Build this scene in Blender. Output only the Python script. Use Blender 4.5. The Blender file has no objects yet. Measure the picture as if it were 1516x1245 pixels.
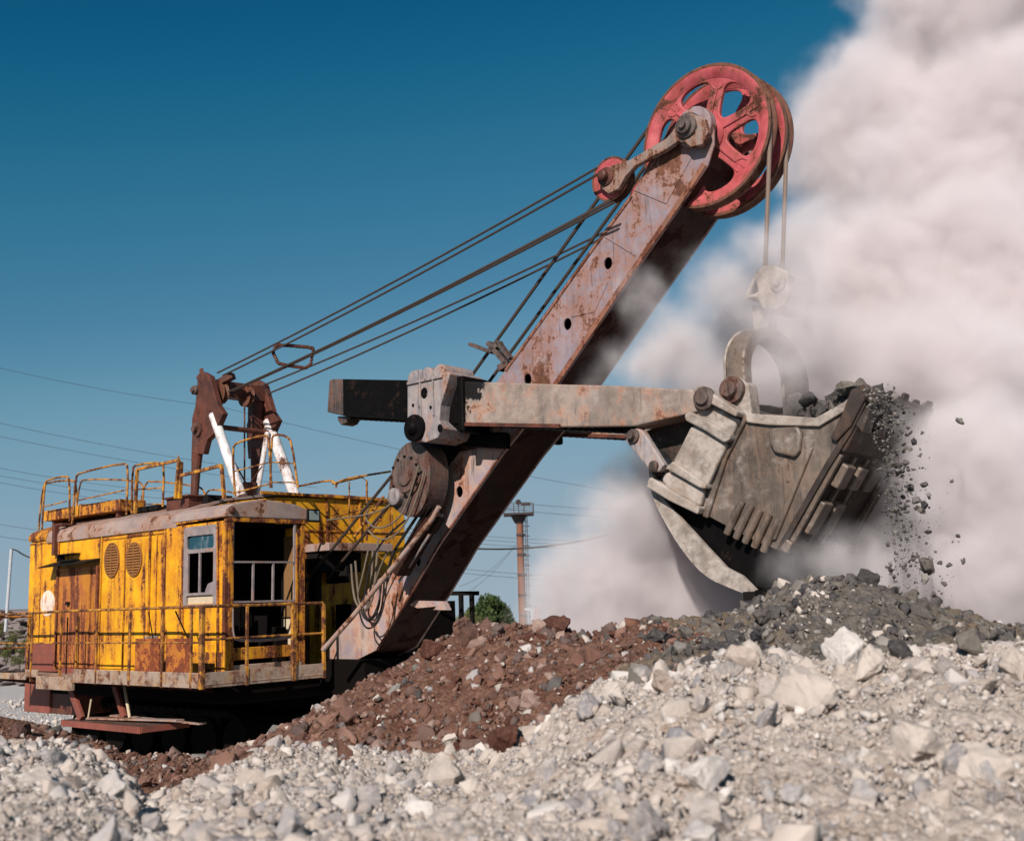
import bpy, bmesh, math, random
import numpy as np
from mathutils import Vector, Matrix, noise as mnoise
from mathutils.geometry import delaunay_2d_cdt
R=math.radians
random.seed(7); rng=np.random.default_rng(7)
sc=bpy.context.scene; COL=sc.collection
# ------------------------------------------------------------------ camera, sky, sun
W,H,F=1516.,1245.,1640.
PITCH,ROLL=R(9.2),R(1.9); EYE=np.array([0,0,2.6])
_f=np.array([0,math.cos(PITCH),math.sin(PITCH)]); _r=np.array([1.,0,0]); _u=np.cross(_r,_f)
_r2=_r*math.cos(ROLL)-_u*math.sin(ROLL); _u2=_u*math.cos(ROLL)+_r*math.sin(ROLL)
def ray(px,py): return _f+(px-W/2)/F*_r2-(py-H/2)/F*_u2
A=R(41)
XM=np.array([math.cos(A),-math.sin(A),0]); YM=np.array([math.sin(A),math.cos(A),0])
cam_d=bpy.data.cameras.new('camera'); cam=bpy.data.objects.new('camera',cam_d); COL.objects.link(cam)
cam_d.sensor_width=36; cam_d.lens=36*F/W; cam_d.clip_end=6000; cam_d.clip_start=.1
cam.matrix_world=Matrix(((_r2[0],_u2[0],-_f[0],EYE[0]),(_r2[1],_u2[1],-_f[1],EYE[1]),(_r2[2],_u2[2],-_f[2],EYE[2]),(0,0,0,1)))
cam_d.dof.use_dof=True; cam_d.dof.focus_distance=15.5; cam_d.dof.aperture_fstop=1.9
sc.camera=cam
SUN_EL=R(33); off=R(22)                       # sun stands off the machine's right side, a little towards its front
sd=(-YM*math.cos(off)+XM*math.sin(off)); sdir=Vector((sd[0]*math.cos(SUN_EL),sd[1]*math.cos(SUN_EL),math.sin(SUN_EL)))
sl=bpy.data.lights.new('sun','SUN'); sl.energy=5.0; sl.angle=R(.5); sl.color=(1,.93,.865)
so=bpy.data.objects.new('sun',sl); COL.objects.link(so); so.rotation_euler=sdir.to_track_quat('Z','Y').to_euler()
wd=bpy.data.worlds.new('World'); sc.world=wd; wd.use_nodes=True; nt=wd.node_tree; nt.nodes.clear()
def N(nt,t,**k):
    n=nt.nodes.new(t)
    for a,b in k.items(): setattr(n,a,b)
    return n
tc=N(nt,'ShaderNodeTexCoord'); sep=N(nt,'ShaderNodeSeparateXYZ'); cmb=N(nt,'ShaderNodeCombineXYZ')
mx=N(nt,'ShaderNodeMapRange'); mx.inputs[1].default_value=-.02; mx.inputs[2].default_value=1; mx.inputs[3].default_value=.10; mx.inputs[4].default_value=1.0   # keeps below the hazy horizon band
sky=N(nt,'ShaderNodeTexSky',sky_type='NISHITA'); sky.sun_disc=False; sky.sun_elevation=SUN_EL
sky.sun_rotation=math.atan2(sdir.x,sdir.y); sky.dust_density=.3; sky.air_density=1.0; sky.ozone_density=5.0; sky.altitude=300
SKY_K=.065
s1=N(nt,'ShaderNodeVectorMath',operation='SCALE'); s1.inputs[3].default_value=SKY_K
s2=N(nt,'ShaderNodeVectorMath',operation='SCALE'); s2.inputs[3].default_value=1/SKY_K
cv=N(nt,'ShaderNodeRGBCurve')                      # the photograph's teal grade of a clear sky
for ch,pts in enumerate((((0,0),(.040,.003),(.047,.005),(.06,.026),(.078,.068),(.11,.18),(.197,.31),(1,.42)),((0,0),(.07,.045),(.091,.095),(.115,.157),(.148,.217),(.205,.34),(.339,.41),(1,.52)),((0,0),(.14,.095),(.186,.205),(.229,.278),(.281,.348),(.367,.455),(.508,.49),(1,.58)))):
    c_=cv.mapping.curves[ch]
    c_.points[0].location=pts[0]; c_.points[-1].location=pts[-1]
    for p_ in pts[1:-1]: c_.points.new(*p_)
cv.mapping.update()
bg=N(nt,'ShaderNodeBackground'); bg.inputs[1].default_value=SKY_K/1.10; wo=N(nt,'ShaderNodeOutputWorld')
L=nt.links.new
L(tc.outputs['Generated'],sep.inputs[0]); L(sep.outputs[0],cmb.inputs[0]); L(sep.outputs[1],cmb.inputs[1]); L(sep.outputs[2],mx.inputs[0]); L(mx.outputs[0],cmb.inputs[2])
L(cmb.outputs[0],sky.inputs[0]); L(sky.outputs[0],s1.inputs[0]); L(s1.outputs[0],cv.inputs['Color']); L(cv.outputs[0],s2.inputs[0]); L(s2.outputs[0],bg.inputs[0]); L(bg.outputs[0],wo.inputs[0])
vs=sc.view_settings; vs.view_transform='Standard'; vs.look='None'; vs.exposure=.12; vs.gamma=1
cy=sc.cycles; cy.volume_bounces=7; cy.max_bounces=8; cy.diffuse_bounces=1; cy.volume_step_rate=1.0; cy.volume_max_steps=512
cy.use_denoising=True
try: cy.denoiser='OPENIMAGEDENOISE'
except Exception: pass
cy.use_adaptive_sampling=True; cy.adaptive_threshold=.015
# ------------------------------------------------------------------ machine frame
_d=ray(331,1005); _C=EYE+_d*(17/_d[1]); ORG=_C-XM*3.2+YM*2.5; ORG[2]=0
def w2m(p): q=np.array(p)-ORG; return (float(q@XM),float(q@YM),float(p[2]))
def m2w(p): return ORG+XM*p[0]+YM*p[1]+np.array([0,0,p[2]])
_em=w2m(EYE)
def _mr(px,py): d=ray(px,py); return np.array([d@XM,d@YM,d[2]])
def Q(px,py,y): d=_mr(px,py); t=(y-_em[1])/d[1]; return tuple(np.array(_em)+d*t)
def QX(px,py,x): d=_mr(px,py); t=(x-_em[0])/d[0]; return tuple(np.array(_em)+d*t)
def QZ(px,py,z): d=_mr(px,py); t=(z-_em[2])/d[2]; return tuple(np.array(_em)+d*t)
def WP(px,py,d): r=ray(px,py); return Vector(EYE+r*(d/r[1]))     # world point at a depth
# ------------------------------------------------------------------ mesh helpers
def link(o,parent=None):
    COL.objects.link(o)
    if parent: o.parent=parent
    return o
def tag(o,label=None,cat=None,group=None,kind=None):
    if label: o['label']=label
    if cat: o['category']=cat
    if group: o['group']=group
    if kind: o['kind']=kind
    return o
def empty(name,loc=(0,0,0),rz=0):
    o=bpy.data.objects.new(name,None); o.location=loc; o.rotation_euler=(0,0,rz); o.empty_display_size=.2; return link(o)
SEP={'corner_post','wall_rib','bail_lug','duct_foot','wear_block','deck_bracket','rail_panel','loose_brace','gantry_sheave','step_hanger','step_rod','boom_bracket','cab_lining','front_trim','weld_plate','bail_flange','equaliser_link','bail_pin','pin','brace_pin','step_plank'}
class MB:
    def __init__(s): s.v=[]; s.f=[]
    def add(s,vs,fs):
        b=len(s.v); s.v+= [tuple(v) for v in vs]; s.f+=[tuple(b+i for i in f) for f in fs]; return s
    def box(s,x0,x1,y0,y1,z0,z1):
        v=[(x,y,z) for x in(x0,x1) for y in(y0,y1) for z in(z0,z1)]
        return s.add(v,[(0,1,3,2),(4,6,7,5),(0,4,5,1),(2,3,7,6),(0,2,6,4),(1,5,7,3)])
    def beam(s,a,b,w,h,up=(0,0,1)):
        a,b=Vector(a),Vector(b); d=(b-a).normalized(); u=Vector(up); sd_=d.cross(u)
        if sd_.length<1e-4: sd_=d.cross(Vector((1,0,0)))
        sd_.normalize(); u=sd_.cross(d); v=[]
        for p in(a,b):
            for i,j in((-1,-1),(1,-1),(1,1),(-1,1)): v.append(p+sd_*(i*w/2)+u*(j*h/2))
        return s.add(v,[(3,2,1,0),(4,5,6,7),(0,1,5,4),(1,2,6,5),(2,3,7,6),(3,0,4,7)])
    def tube(s,pts,r,n=8,smooth=0):
        P=[Vector(p) for p in pts]
        if smooth:
            for _ in range(smooth):
                q=[P[0]]
                for a,b in zip(P[:-1],P[1:]): q+=[a*.75+b*.25,a*.25+b*.75]
                q.append(P[-1]); P=q
        rs=r if isinstance(r,(list,tuple)) else [r]*len(P)
        if len(rs)!=len(P): rs=[rs[0]+(rs[-1]-rs[0])*i/(len(P)-1) for i in range(len(P))]
        v=[]; f=[]; prev=None
        for i,p in enumerate(P):
            d=(P[min(i+1,len(P)-1)]-P[max(i-1,0)]).normalized()
            if prev is None:
                a=d.cross(Vector((0,0,1)))
                if a.length<.05: a=d.cross(Vector((1,0,0)))
            else: a=prev-d*prev.dot(d)
            a.normalize(); prev=a; b=d.cross(a)
            for k in range(n):
                t=2*math.pi*k/n; v.append(p+(a*math.cos(t)+b*math.sin(t))*rs[i])
        for i in range(len(P)-1):
            for k in range(n): f.append((i*n+k,i*n+(k+1)%n,(i+1)*n+(k+1)%n,(i+1)*n+k))
        f.append(tuple(range(n))[::-1]); f.append(tuple((len(P)-1)*n+k for k in range(n)))
        return s.add(v,f)
    def lathe(s,prof,org,axis,n=48,cap=True):
        o=Vector(org); ax=Vector(axis).normalized(); a=ax.cross(Vector((0,0,1)))
        if a.length<.05: a=ax.cross(Vector((1,0,0)))
        a.normalize(); b=ax.cross(a); v=[]; f=[]
        for h,r in prof:
            for k in range(n):
                t=2*math.pi*k/n; v.append(o+ax*h+(a*math.cos(t)+b*math.sin(t))*r)
        m=len(prof)
        for i in range(m-1):
            for k in range(n): f.append((i*n+k,i*n+(k+1)%n,(i+1)*n+(k+1)%n,(i+1)*n+k))
        if cap: f.append(tuple(range(n))[::-1]); f.append(tuple((m-1)*n+k for k in range(n)))
        else:
            for k in range(n): f.append(((m-1)*n+k,(m-1)*n+(k+1)%n,(k+1)%n,k))
        return s.add(v,f)
    def plate(s,outer,holes,t0,t1,plane='y'):
        """flat plate with holes; outline in (x,z) for plane y, (y,z) for plane x, (x,y) for plane z"""
        pts=[];edges=[]; loops=[outer]+list(holes); rng_=[]
        for lp in loops:
            b=len(pts); pts+=[Vector(p) for p in lp]; k=len(lp); edges+=[(b+i,b+(i+1)%k) for i in range(k)]; rng_.append((b,k))
        cv,ce,cf,ov,oe,of=delaunay_2d_cdt(pts,edges,[],0,1e-6)
        def m3(p,t): return {'y':(p[0],t,p[1]),'x':(t,p[0],p[1]),'z':(p[0],p[1],t)}[plane]
        # keep only faces inside outer and outside holes
        def inside(q,lp):
            c=False;n=len(lp);j=n-1
            for i in range(n):
                xi,yi=lp[i];xj,yj=lp[j]
                if (yi>q[1])!=(yj>q[1]) and q[0]<(xj-xi)*(q[1]-yi)/(yj-yi)+xi: c=not c
                j=i
            return c
        faces=[]
        for f in cf:
            c=sum((cv[i] for i in f),Vector((0,0)))/len(f)
            if inside(c,outer) and not any(inside(c,h) for h in holes): faces.append(f)
        n=len(cv); v=[m3(p,t0) for p in cv]+[m3(p,t1) for p in cv]
        fs=[tuple(f) for f in faces]+[tuple(n+i for i in f[::-1]) for f in faces]
        cnt={}
        for f in faces:
            for a,b in zip(f,f[1:]+f[:1]): cnt[(a,b)]=1
        for (a,b) in list(cnt):
            if (b,a) not in cnt: fs.append((b,a,n+a,n+b))
        return s.add(v,fs)
    def pix(s,pp,y0,y1,holes=()):
        """outline read on the plane y=y0, extruded to y1"""
        o=[(Q(a,b,y0)[0],Q(a,b,y0)[2]) for a,b in pp]
        hs=[[(Q(a,b,y0)[0],Q(a,b,y0)[2]) for a,b in h] for h in holes]
        return s.plate(o,hs,y0,y1)
    def build(s,name,mat,parent=None,bev=0,smooth=False,auto=None):
        if name in SEP and not auto:
            par=list(range(len(s.v)))
            def fd(i):
                while par[i]!=i: par[i]=par[par[i]]; i=par[i]
                return i
            for f in s.f:
                for k in f[1:]: par[fd(k)]=fd(f[0])
            gr={}
            for f in s.f: gr.setdefault(fd(f[0]),[]).append(f)
            first=None
            for fs in gr.values():
                ids=sorted({i for f in fs for i in f}); mp={i:k for k,i in enumerate(ids)}; q=MB(); q.v=[s.v[i] for i in ids]; q.f=[tuple(mp[i] for i in f) for f in fs]
                o=q.build(name,mat,parent,bev,smooth,True); first=first or o
            return first
        me=bpy.data.meshes.new(name); me.from_pydata(s.v,[],s.f); me.validate()
        bm=bmesh.new(); bm.from_mesh(me); bmesh.ops.recalc_face_normals(bm,faces=bm.faces); bm.to_mesh(me); bm.free()
        me.materials.append(mat); o=bpy.data.objects.new(name,me); link(o,parent)
        if smooth: me.polygons.foreach_set('use_smooth',[True]*len(me.polygons)); me.set_sharp_from_angle(angle=R(38))
        if bev:
            m=o.modifiers.new('bevel','BEVEL'); m.width=bev; m.segments=2; m.limit_method='ANGLE'; m.angle_limit=R(35)
        return o
def chai(p,n=2):
    for _ in range(n): p=[q for a,b in zip(p,p[1:]+p[:1]) for q in((a[0]*.75+b[0]*.25,a[1]*.75+b[1]*.25),(a[0]*.25+b[0]*.75,a[1]*.25+b[1]*.75))]
    return p
def circ(cx,cz,rx,rz,n=24): return [(cx+rx*math.cos(2*math.pi*i/n),cz+rz*math.sin(2*math.pi*i/n)) for i in range(n)]
def arcpts(cx,cz,r,a0,a1,n=8): return [(cx+r*math.cos(R(a0+(a1-a0)*i/n)),cz+r*math.sin(R(a0+(a1-a0)*i/n))) for i in range(n+1)]
# ------------------------------------------------------------------ materials
def newmat(name):
    m=bpy.data.materials.new(name); m.use_nodes=True; nt=m.node_tree; b=nt.nodes['Principled BSDF']; return m,nt,b
def noise_(nt,vec,scale,detail=6,rough=.6,dist=0):
    n=N(nt,'ShaderNodeTexNoise'); n.inputs['Scale'].default_value=scale; n.inputs['Detail'].default_value=detail; n.inputs['Roughness'].default_value=rough; n.inputs['Distortion'].default_value=dist
    nt.links.new(vec,n.inputs['Vector']); return n.outputs['Fac']
def ramp(nt,fac,a,b,invert=False):
    n=N(nt,'ShaderNodeMapRange',interpolation_type='SMOOTHSTEP'); n.inputs[1].default_value=a; n.inputs[2].default_value=b
    if invert: n.inputs[3].default_value=1; n.inputs[4].default_value=0
    nt.links.new(fac,n.inputs[0]); return n.outputs[0]
def mixc(nt,fac,c1,c2):
    n=N(nt,'ShaderNodeMix',data_type='RGBA')
    for i,c in((6,c1),(7,c2)):
        if isinstance(c,tuple): n.inputs[i].default_value=(*c,1)
        else: nt.links.new(c,n.inputs[i])
    if isinstance(fac,(int,float)): n.inputs[0].default_value=fac
    else: nt.links.new(fac,n.inputs[0])
    return n.outputs[2]
def mth(nt,op,a,b=0.):
    n=N(nt,'ShaderNodeMath',operation=op)
    for i,c in((0,a),(1,b)):
        if isinstance(c,(int,float)): n.inputs[i].default_value=c
        else: nt.links.new(c,n.inputs[i])
    return n.outputs[0]
def coords(nt,scale=(1,1,1)):
    t=N(nt,'ShaderNodeTexCoord'); m=N(nt,'ShaderNodeMapping'); m.inputs['Scale'].default_value=scale; nt.links.new(t.outputs['Object'],m.inputs[0]); return m.outputs[0]
def weathered(name,base,base2=None,rust=(.16,.045,.018),rust2=(.06,.02,.012),amount=.5,streak=.5,rough=.55,grime=(.03,.022,.018),grime_amt=.3,scale=1.6,dust=None,dust_amt=0,spec=.3,bump=.3,oil=None,mott=.28):
    m,nt,b=newmat(name); c=coords(nt); cs=coords(nt,(3.2,3.2,.35))
    base2=base2 or tuple(x*.82 for x in base)
    col=mixc(nt,ramp(nt,noise_(nt,c,2.2*scale,5),.38,.66),base,base2)
    mo=N(nt,'ShaderNodeMapRange'); mo.inputs[1].default_value=.32; mo.inputs[2].default_value=.68; mo.inputs[3].default_value=1-mott; mo.inputs[4].default_value=1+mott*.45; nt.links.new(noise_(nt,c,scale*.55,7,.72,.3),mo.inputs[0])
    vm_=N(nt,'ShaderNodeVectorMath',operation='SCALE'); nt.links.new(col,vm_.inputs[0]); nt.links.new(mo.outputs[0],vm_.inputs[3]); col=vm_.outputs[0]
    nl=noise_(nt,c,scale,9,.68,.6); ns=noise_(nt,cs,scale*1.2,6,.6)
    comb=mth(nt,'ADD',mth(nt,'MULTIPLY',nl,1-streak),mth(nt,'MULTIPLY',ns,streak))
    chips=noise_(nt,c,scale*14,4,.6)
    comb=mth(nt,'ADD',comb,mth(nt,'MULTIPLY',mth(nt,'SUBTRACT',chips,.5),.22))
    th=.72-.34*amount
    rm=ramp(nt,comb,th,th+.05); halo=ramp(nt,comb,th-.09,th+.02)
    rcol=mixc(nt,ramp(nt,noise_(nt,c,scale*6,6,.7),.35,.65),rust,rust2)
    stain=mixc(nt,.55,col,tuple(min(1,r*1.9) for r in rust))
    col=mixc(nt,halo,col,stain); col=mixc(nt,rm,col,rcol)
    g=ramp(nt,noise_(nt,cs,scale*2.3,7,.7,.4),.7-.35*grime_amt,.85-.2*grime_amt)
    col=mixc(nt,mth(nt,'MULTIPLY',g,.8),col,grime)
    # fine pits
    pit=ramp(nt,noise_(nt,c,scale*26,3,.5),.7,.76); col=mixc(nt,mth(nt,'MULTIPLY',pit,.7),col,rust2)
    if dust:
        dn=ramp(nt,noise_(nt,c,scale*1.7,8,.7),.62-.5*dust_amt,.8-.4*dust_amt); 
        dcol=mixc(nt,noise_(nt,c,scale*9,4),dust,tuple(x*.75 for x in dust)); col=mixc(nt,mth(nt,'MULTIPLY',dn,.9),col,dcol)
    if oil:      # soaked black grease round the saddle, with a ragged edge
        sx=N(nt,'ShaderNodeSeparateXYZ'); nt.links.new(c,sx.inputs[0]); ed=mth(nt,'ADD',sx.outputs[0],mth(nt,'MULTIPLY',mth(nt,'SUBTRACT',noise_(nt,c,2.6,8,.7),.5),3.4))
        ed=mth(nt,'ADD',ed,mth(nt,'MULTIPLY',mth(nt,'SUBTRACT',5.3,sx.outputs[2]),1.6)) if oil[0]>0 else ed
        col=mixc(nt,ramp(nt,ed,oil[1],oil[1]+.12,True),col,(.008,.006,.005))
    nt.links.new(col,b.inputs['Base Color'])
    rr=N(nt,'ShaderNodeMapRange'); rr.inputs[3].default_value=rough; rr.inputs[4].default_value=.9; nt.links.new(rm,rr.inputs[0]); nt.links.new(rr.outputs[0],b.inputs['Roughness'])
    b.inputs['Specular IOR Level'].default_value=spec
    if bump:
        bp=N(nt,'ShaderNodeBump'); bp.inputs['Strength'].default_value=bump; bp.inputs['Distance'].default_value=.02
        h=mth(nt,'ADD',mth(nt,'MULTIPLY',comb,-.5),mth(nt,'MULTIPLY',noise_(nt,c,scale*5,8,.65),.6)); nt.links.new(h,bp.inputs['Height']); nt.links.new(bp.outputs[0],b.inputs['Normal'])
    return m
def flat(name,c,rough=.7,spec=.3,metal=0,var=.25,scale=8):
    m,nt,b=newmat(name); v=coords(nt); col=mixc(nt,noise_(nt,v,scale,6,.65),tuple(min(1,x*(1+var)) for x in c),tuple(x*(1-var) for x in c))
    nt.links.new(col,b.inputs['Base Color']); b.inputs['Roughness'].default_value=rough; b.inputs['Specular IOR Level'].default_value=spec; b.inputs['Metallic'].default_value=metal
    return m
M={}
M['yellow']=weathered('yellow_paint',(.84,.41,.011),(.70,.29,.009),mott=.22,rust=(.20,.055,.015),amount=.50,streak=.6,grime_amt=.25,scale=1.7,bump=.15)
M['yellow_worn']=weathered('worn_yellow_paint',(.72,.33,.012),(.6,.24,.012),rust=(.17,.045,.018),amount=.66,streak=.5,grime_amt=.35,scale=2.2,bump=.2)
M['rustpanel']=weathered('orange_rust_panel',(.50,.20,.02),(.38,.13,.02),rust=(.24,.06,.02),rust2=(.12,.03,.015),amount=.8,streak=.1,grime_amt=.2,scale=4)
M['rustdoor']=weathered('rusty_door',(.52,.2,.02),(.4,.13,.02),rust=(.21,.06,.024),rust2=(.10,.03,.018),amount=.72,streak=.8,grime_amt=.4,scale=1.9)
M['rail']=weathered('rail_paint',(.62,.30,.02),(.42,.18,.03),rust=(.16,.06,.025),amount=.72,streak=.2,scale=3.5,bump=.1)
M['roof']=weathered('roof_grey',(.36,.27,.24),(.30,.22,.20),rust=(.20,.09,.045),amount=.55,streak=.1,grime_amt=.25,scale=1.4,dust=(.4,.33,.28),dust_amt=.2)
M['deck']=weathered('deck_edge',(.42,.27,.13),(.34,.22,.16),rust=(.16,.06,.03),amount=.7,streak=.2,scale=3,dust=(.42,.32,.25),dust_amt=.5)
M['boom']=weathered('boom_paint',(.27,.22,.245),(.26,.175,.17),rust=(.17,.07,.038),rust2=(.09,.035,.022),amount=.52,streak=.25,grime=(.05,.025,.018),grime_amt=.5,scale=1.7,dust=(.38,.30,.28),dust_amt=.12,mott=.4)
M['boomedge']=weathered('rusty_boom_edge',(.20,.10,.07),(.26,.13,.09),rust=(.15,.05,.025),rust2=(.08,.025,.015),amount=.7,scale=2)
M['boomlow']=weathered('boom_lower_paint',(.46,.34,.29),(.33,.26,.28),rust=(.26,.1,.045),rust2=(.12,.04,.02),amount=.5,streak=.45,grime=(.02,.013,.01),grime_amt=.55,scale=1.3,dust=(.55,.42,.33),dust_amt=.2)
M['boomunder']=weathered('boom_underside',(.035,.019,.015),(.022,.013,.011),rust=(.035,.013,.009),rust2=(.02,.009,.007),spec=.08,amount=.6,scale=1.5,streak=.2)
M['stick']=weathered('stick_steel',(.34,.265,.22),(.24,.185,.155),rust=(.24,.11,.065),rust2=(.12,.06,.04),amount=.40,streak=.1,grime=(.03,.022,.018),grime_amt=.4,scale=2.2,dust=(.40,.325,.275),dust_amt=.2,mott=.45,oil=(8.1,6.8))
M['grease_shade']=weathered('black_grease_shade',(.0045,.0035,.0035),(.003,.0025,.0025),rust=(.03,.015,.01),rust2=(.012,.008,.006),amount=.22,streak=.1,rough=.6,spec=.08,scale=3,bump=.1)  # black grease, also used for parts that stand in for shade
M['castlight']=weathered('cast_steel_grey',(.33,.28,.265),(.23,.205,.215),bump=.12,rust=(.22,.1,.05),amount=.4,streak=.4,grime=(.015,.01,.008),grime_amt=.6,scale=2.4)
M['cast']=weathered('cast_steel_brown',(.125,.092,.078),(.07,.052,.048),rust=(.09,.038,.025),amount=.5,streak=.4,grime=(.012,.009,.008),grime_amt=.7,scale=2.6,mott=.5)
M['pink']=weathered('pink_sheave_paint',(.52,.10,.11),(.40,.06,.065),rust=(.11,.035,.02),amount=.5,mott=.35,streak=.1,scale=2.2,grime_amt=.1,bump=.12)
M['vent']=flat('rusty_vent',(.26,.11,.035),.8,.2,var=.5,scale=9)
M['rim']=weathered('rusty_rim',(.14,.055,.035),(.08,.035,.025),rust=(.10,.04,.02),amount=.6,scale=3)
M['rust']=weathered('bare_rust',(.10,.037,.024),(.06,.024,.018),rust=(.10,.03,.018),amount=.5,streak=.3,scale=2.5)
M['redrust']=weathered('red_rusty_plate',(.25,.07,.05),(.20,.07,.05),rust=(.16,.05,.03),amount=.4,scale=2)
M['white']=weathered('white_paint',(.80,.76,.74),(.66,.62,.61),rust=(.14,.08,.06),amount=.48,streak=.4,scale=2.6,grime_amt=.1,bump=.05)
M['dipper']=weathered('dusty_dipper_steel',(.19,.145,.115),(.12,.09,.072),rust=(.12,.075,.05),rust2=(.07,.045,.035),amount=.45,streak=.5,grime=(.05,.036,.028),grime_amt=.7,scale=1.6,dust=(.40,.335,.29),dust_amt=.17,spec=.5,rough=.4,mott=.5)
M['dusty']=weathered('dust_covered_steel',(.33,.275,.235),(.23,.185,.155),mott=.4,rust=(.18,.12,.085),rust2=(.12,.08,.06),amount=.35,streak=.3,grime=(.12,.09,.07),grime_amt=.45,scale=2.8,dust=(.50,.43,.38),dust_amt=.45)
M['dipdark']=weathered('worn_dark_steel',(.05,.036,.029),(.032,.023,.02),rust=(.06,.033,.022),amount=.4,scale=2,dust=(.2,.16,.13),dust_amt=.12)
M['rope']=flat('wire_rope',(.055,.038,.030),.6,.3,scale=60)
M['ropelight']=flat('dusty_wire_rope',(.20,.14,.11),.7,.3,scale=60)
M['darksteel']=flat('dark_steel',(.010,.008,.007),.7,.12)
M['under']=flat('undercarriage_steel',(.006,.0045,.004),.8,.05)
M['hose']=flat('rubber_hose',(.02,.017,.015),.5,.3)
M['link']=weathered('rusty_link_steel',(.27,.215,.19),(.17,.12,.10),rust=(.16,.07,.04),amount=.6,scale=3)
M['hosedust']=flat('dusty_hose',(.16,.125,.09),.8,.2)
M['wood']=flat('inner_wood_panel',(.22,.12,.05),.6,.2,scale=12)
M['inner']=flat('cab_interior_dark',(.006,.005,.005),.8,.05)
M['cream']=flat('cream_panel',(.55,.44,.30),.6)
M['frame']=weathered('grey_window_frame',(.30,.25,.245),(.22,.18,.18),rust=(.2,.1,.06),amount=.35,scale=3)
M['paintpatch']=weathered('faded_round_patch',(.85,.72,.62),(.8,.62,.45),rust=(.3,.1,.04),amount=.4,streak=.6,scale=3,bump=.05)
m,nt,b=newmat('dirty_glass'); b.inputs['Base Color'].default_value=(.03,.09,.11,1); b.inputs['Roughness'].default_value=.12; b.inputs['Specular IOR Level'].default_value=.8
c=coords(nt); col=mixc(nt,ramp(nt,noise_(nt,coords(nt,(1,1,.4)),5,5),.5,.8),(.008,.05,.07),(.30,.32,.34)); nt.links.new(col,b.inputs['Base Color']); M['glass']=m
m,nt,b=newmat('lamp_glass'); b.inputs['Base Color'].default_value=(.25,.3,.28,1); b.inputs['Roughness'].default_value=.15; M['lampglass']=m
# ------------------------------------------------------------------ excavator root
ex=empty('mining_excavator',tuple(ORG),-A)
tag(ex,'large rusty yellow rope shovel with pink boom wheels and a raised dusty dipper','excavator')
SY=-2.5                                          # plane of the house's right side wall
def P(x,y): return Q(x,y,SY)
# ---- house
hb=MB()
x0,xh=-3.18,1.90
prof=[(-2.5,1.6),(-2.5,4.0),(-2.46,4.12),(-2.38,4.18),(-2.2,4.24),(-1.6,4.42),(-.6,4.56),(.6,4.60),(1.6,4.60),(2.2,4.58),(2.45,4.5),(2.5,4.3),(2.5,1.6)]
prof_b=[(-2.499,1.6),(-2.499,3.94)]+[(y,z-.05) for y,z in prof[3:-1]]+[(2.5,1.6)]
hb.plate(prof_b,[],x0,xh,'x')
house=hb.build('house_body',M['yellow'],ex,bev=.02)
# roof skin (grey, rounded over the eave)
q_=MB(); q_.box(xh,xh+.015,-.96,.15,1.62,3.9); q_.build('front_shade_panel',M['rustdoor'],house)  # rust-brown panel that paints the cab's shadow onto the front wall
rf=MB(); top=[(-2.535,3.93),(-2.53,4.06),(-2.48,4.15),(-2.38,4.2),(-2.2,4.26),(-1.6,4.44),(-.6,4.58),(.6,4.62),(1.6,4.62),(2.2,4.6),(2.47,4.52)]
inn=[(y,z-.045) for y,z in top[::-1]]; inn[-1]=(-2.50,3.93); inn[-2]=(-2.495,4.04)
rf.plate(top+inn,[],x0+.72,xh-.0,'x'); o=rf.build('roof',M['roof'],house,smooth=True)
rf=MB(); top2=[(y-.005,z+.03) for y,z in top]; rf.plate([(-2.51,4.0)]+top[1:]+inn[:-1]+[(-2.503,3.99)],[],x0-.02,x0+.715,'x'); rf.build('rear_roof',M['yellow_worn'],house,smooth=True)
# panel seams and ribs on the side wall
r_=MB()
def vr(px,z0=1.66,z1=3.92,w=.035,d=.03):
    x=P(px,880)[0]; r_.box(x-w/2,x+w/2,SY-d,SY+.01,z0,z1)
for px in(86,150,222,244.5,271.5): vr(px)
vr(185,w=.015,d=.012); vr(232,w=.012,d=.02); vr(60,w=.012,d=.012)
r_.box(x0,x0+.75,SY-.012,SY,3.93,3.955)
r_.box(-.4,1.9,SY-.02,SY,3.86,3.9)
r_.build('wall_rib',M['yellow_worn'],house,bev=.004)
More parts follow.
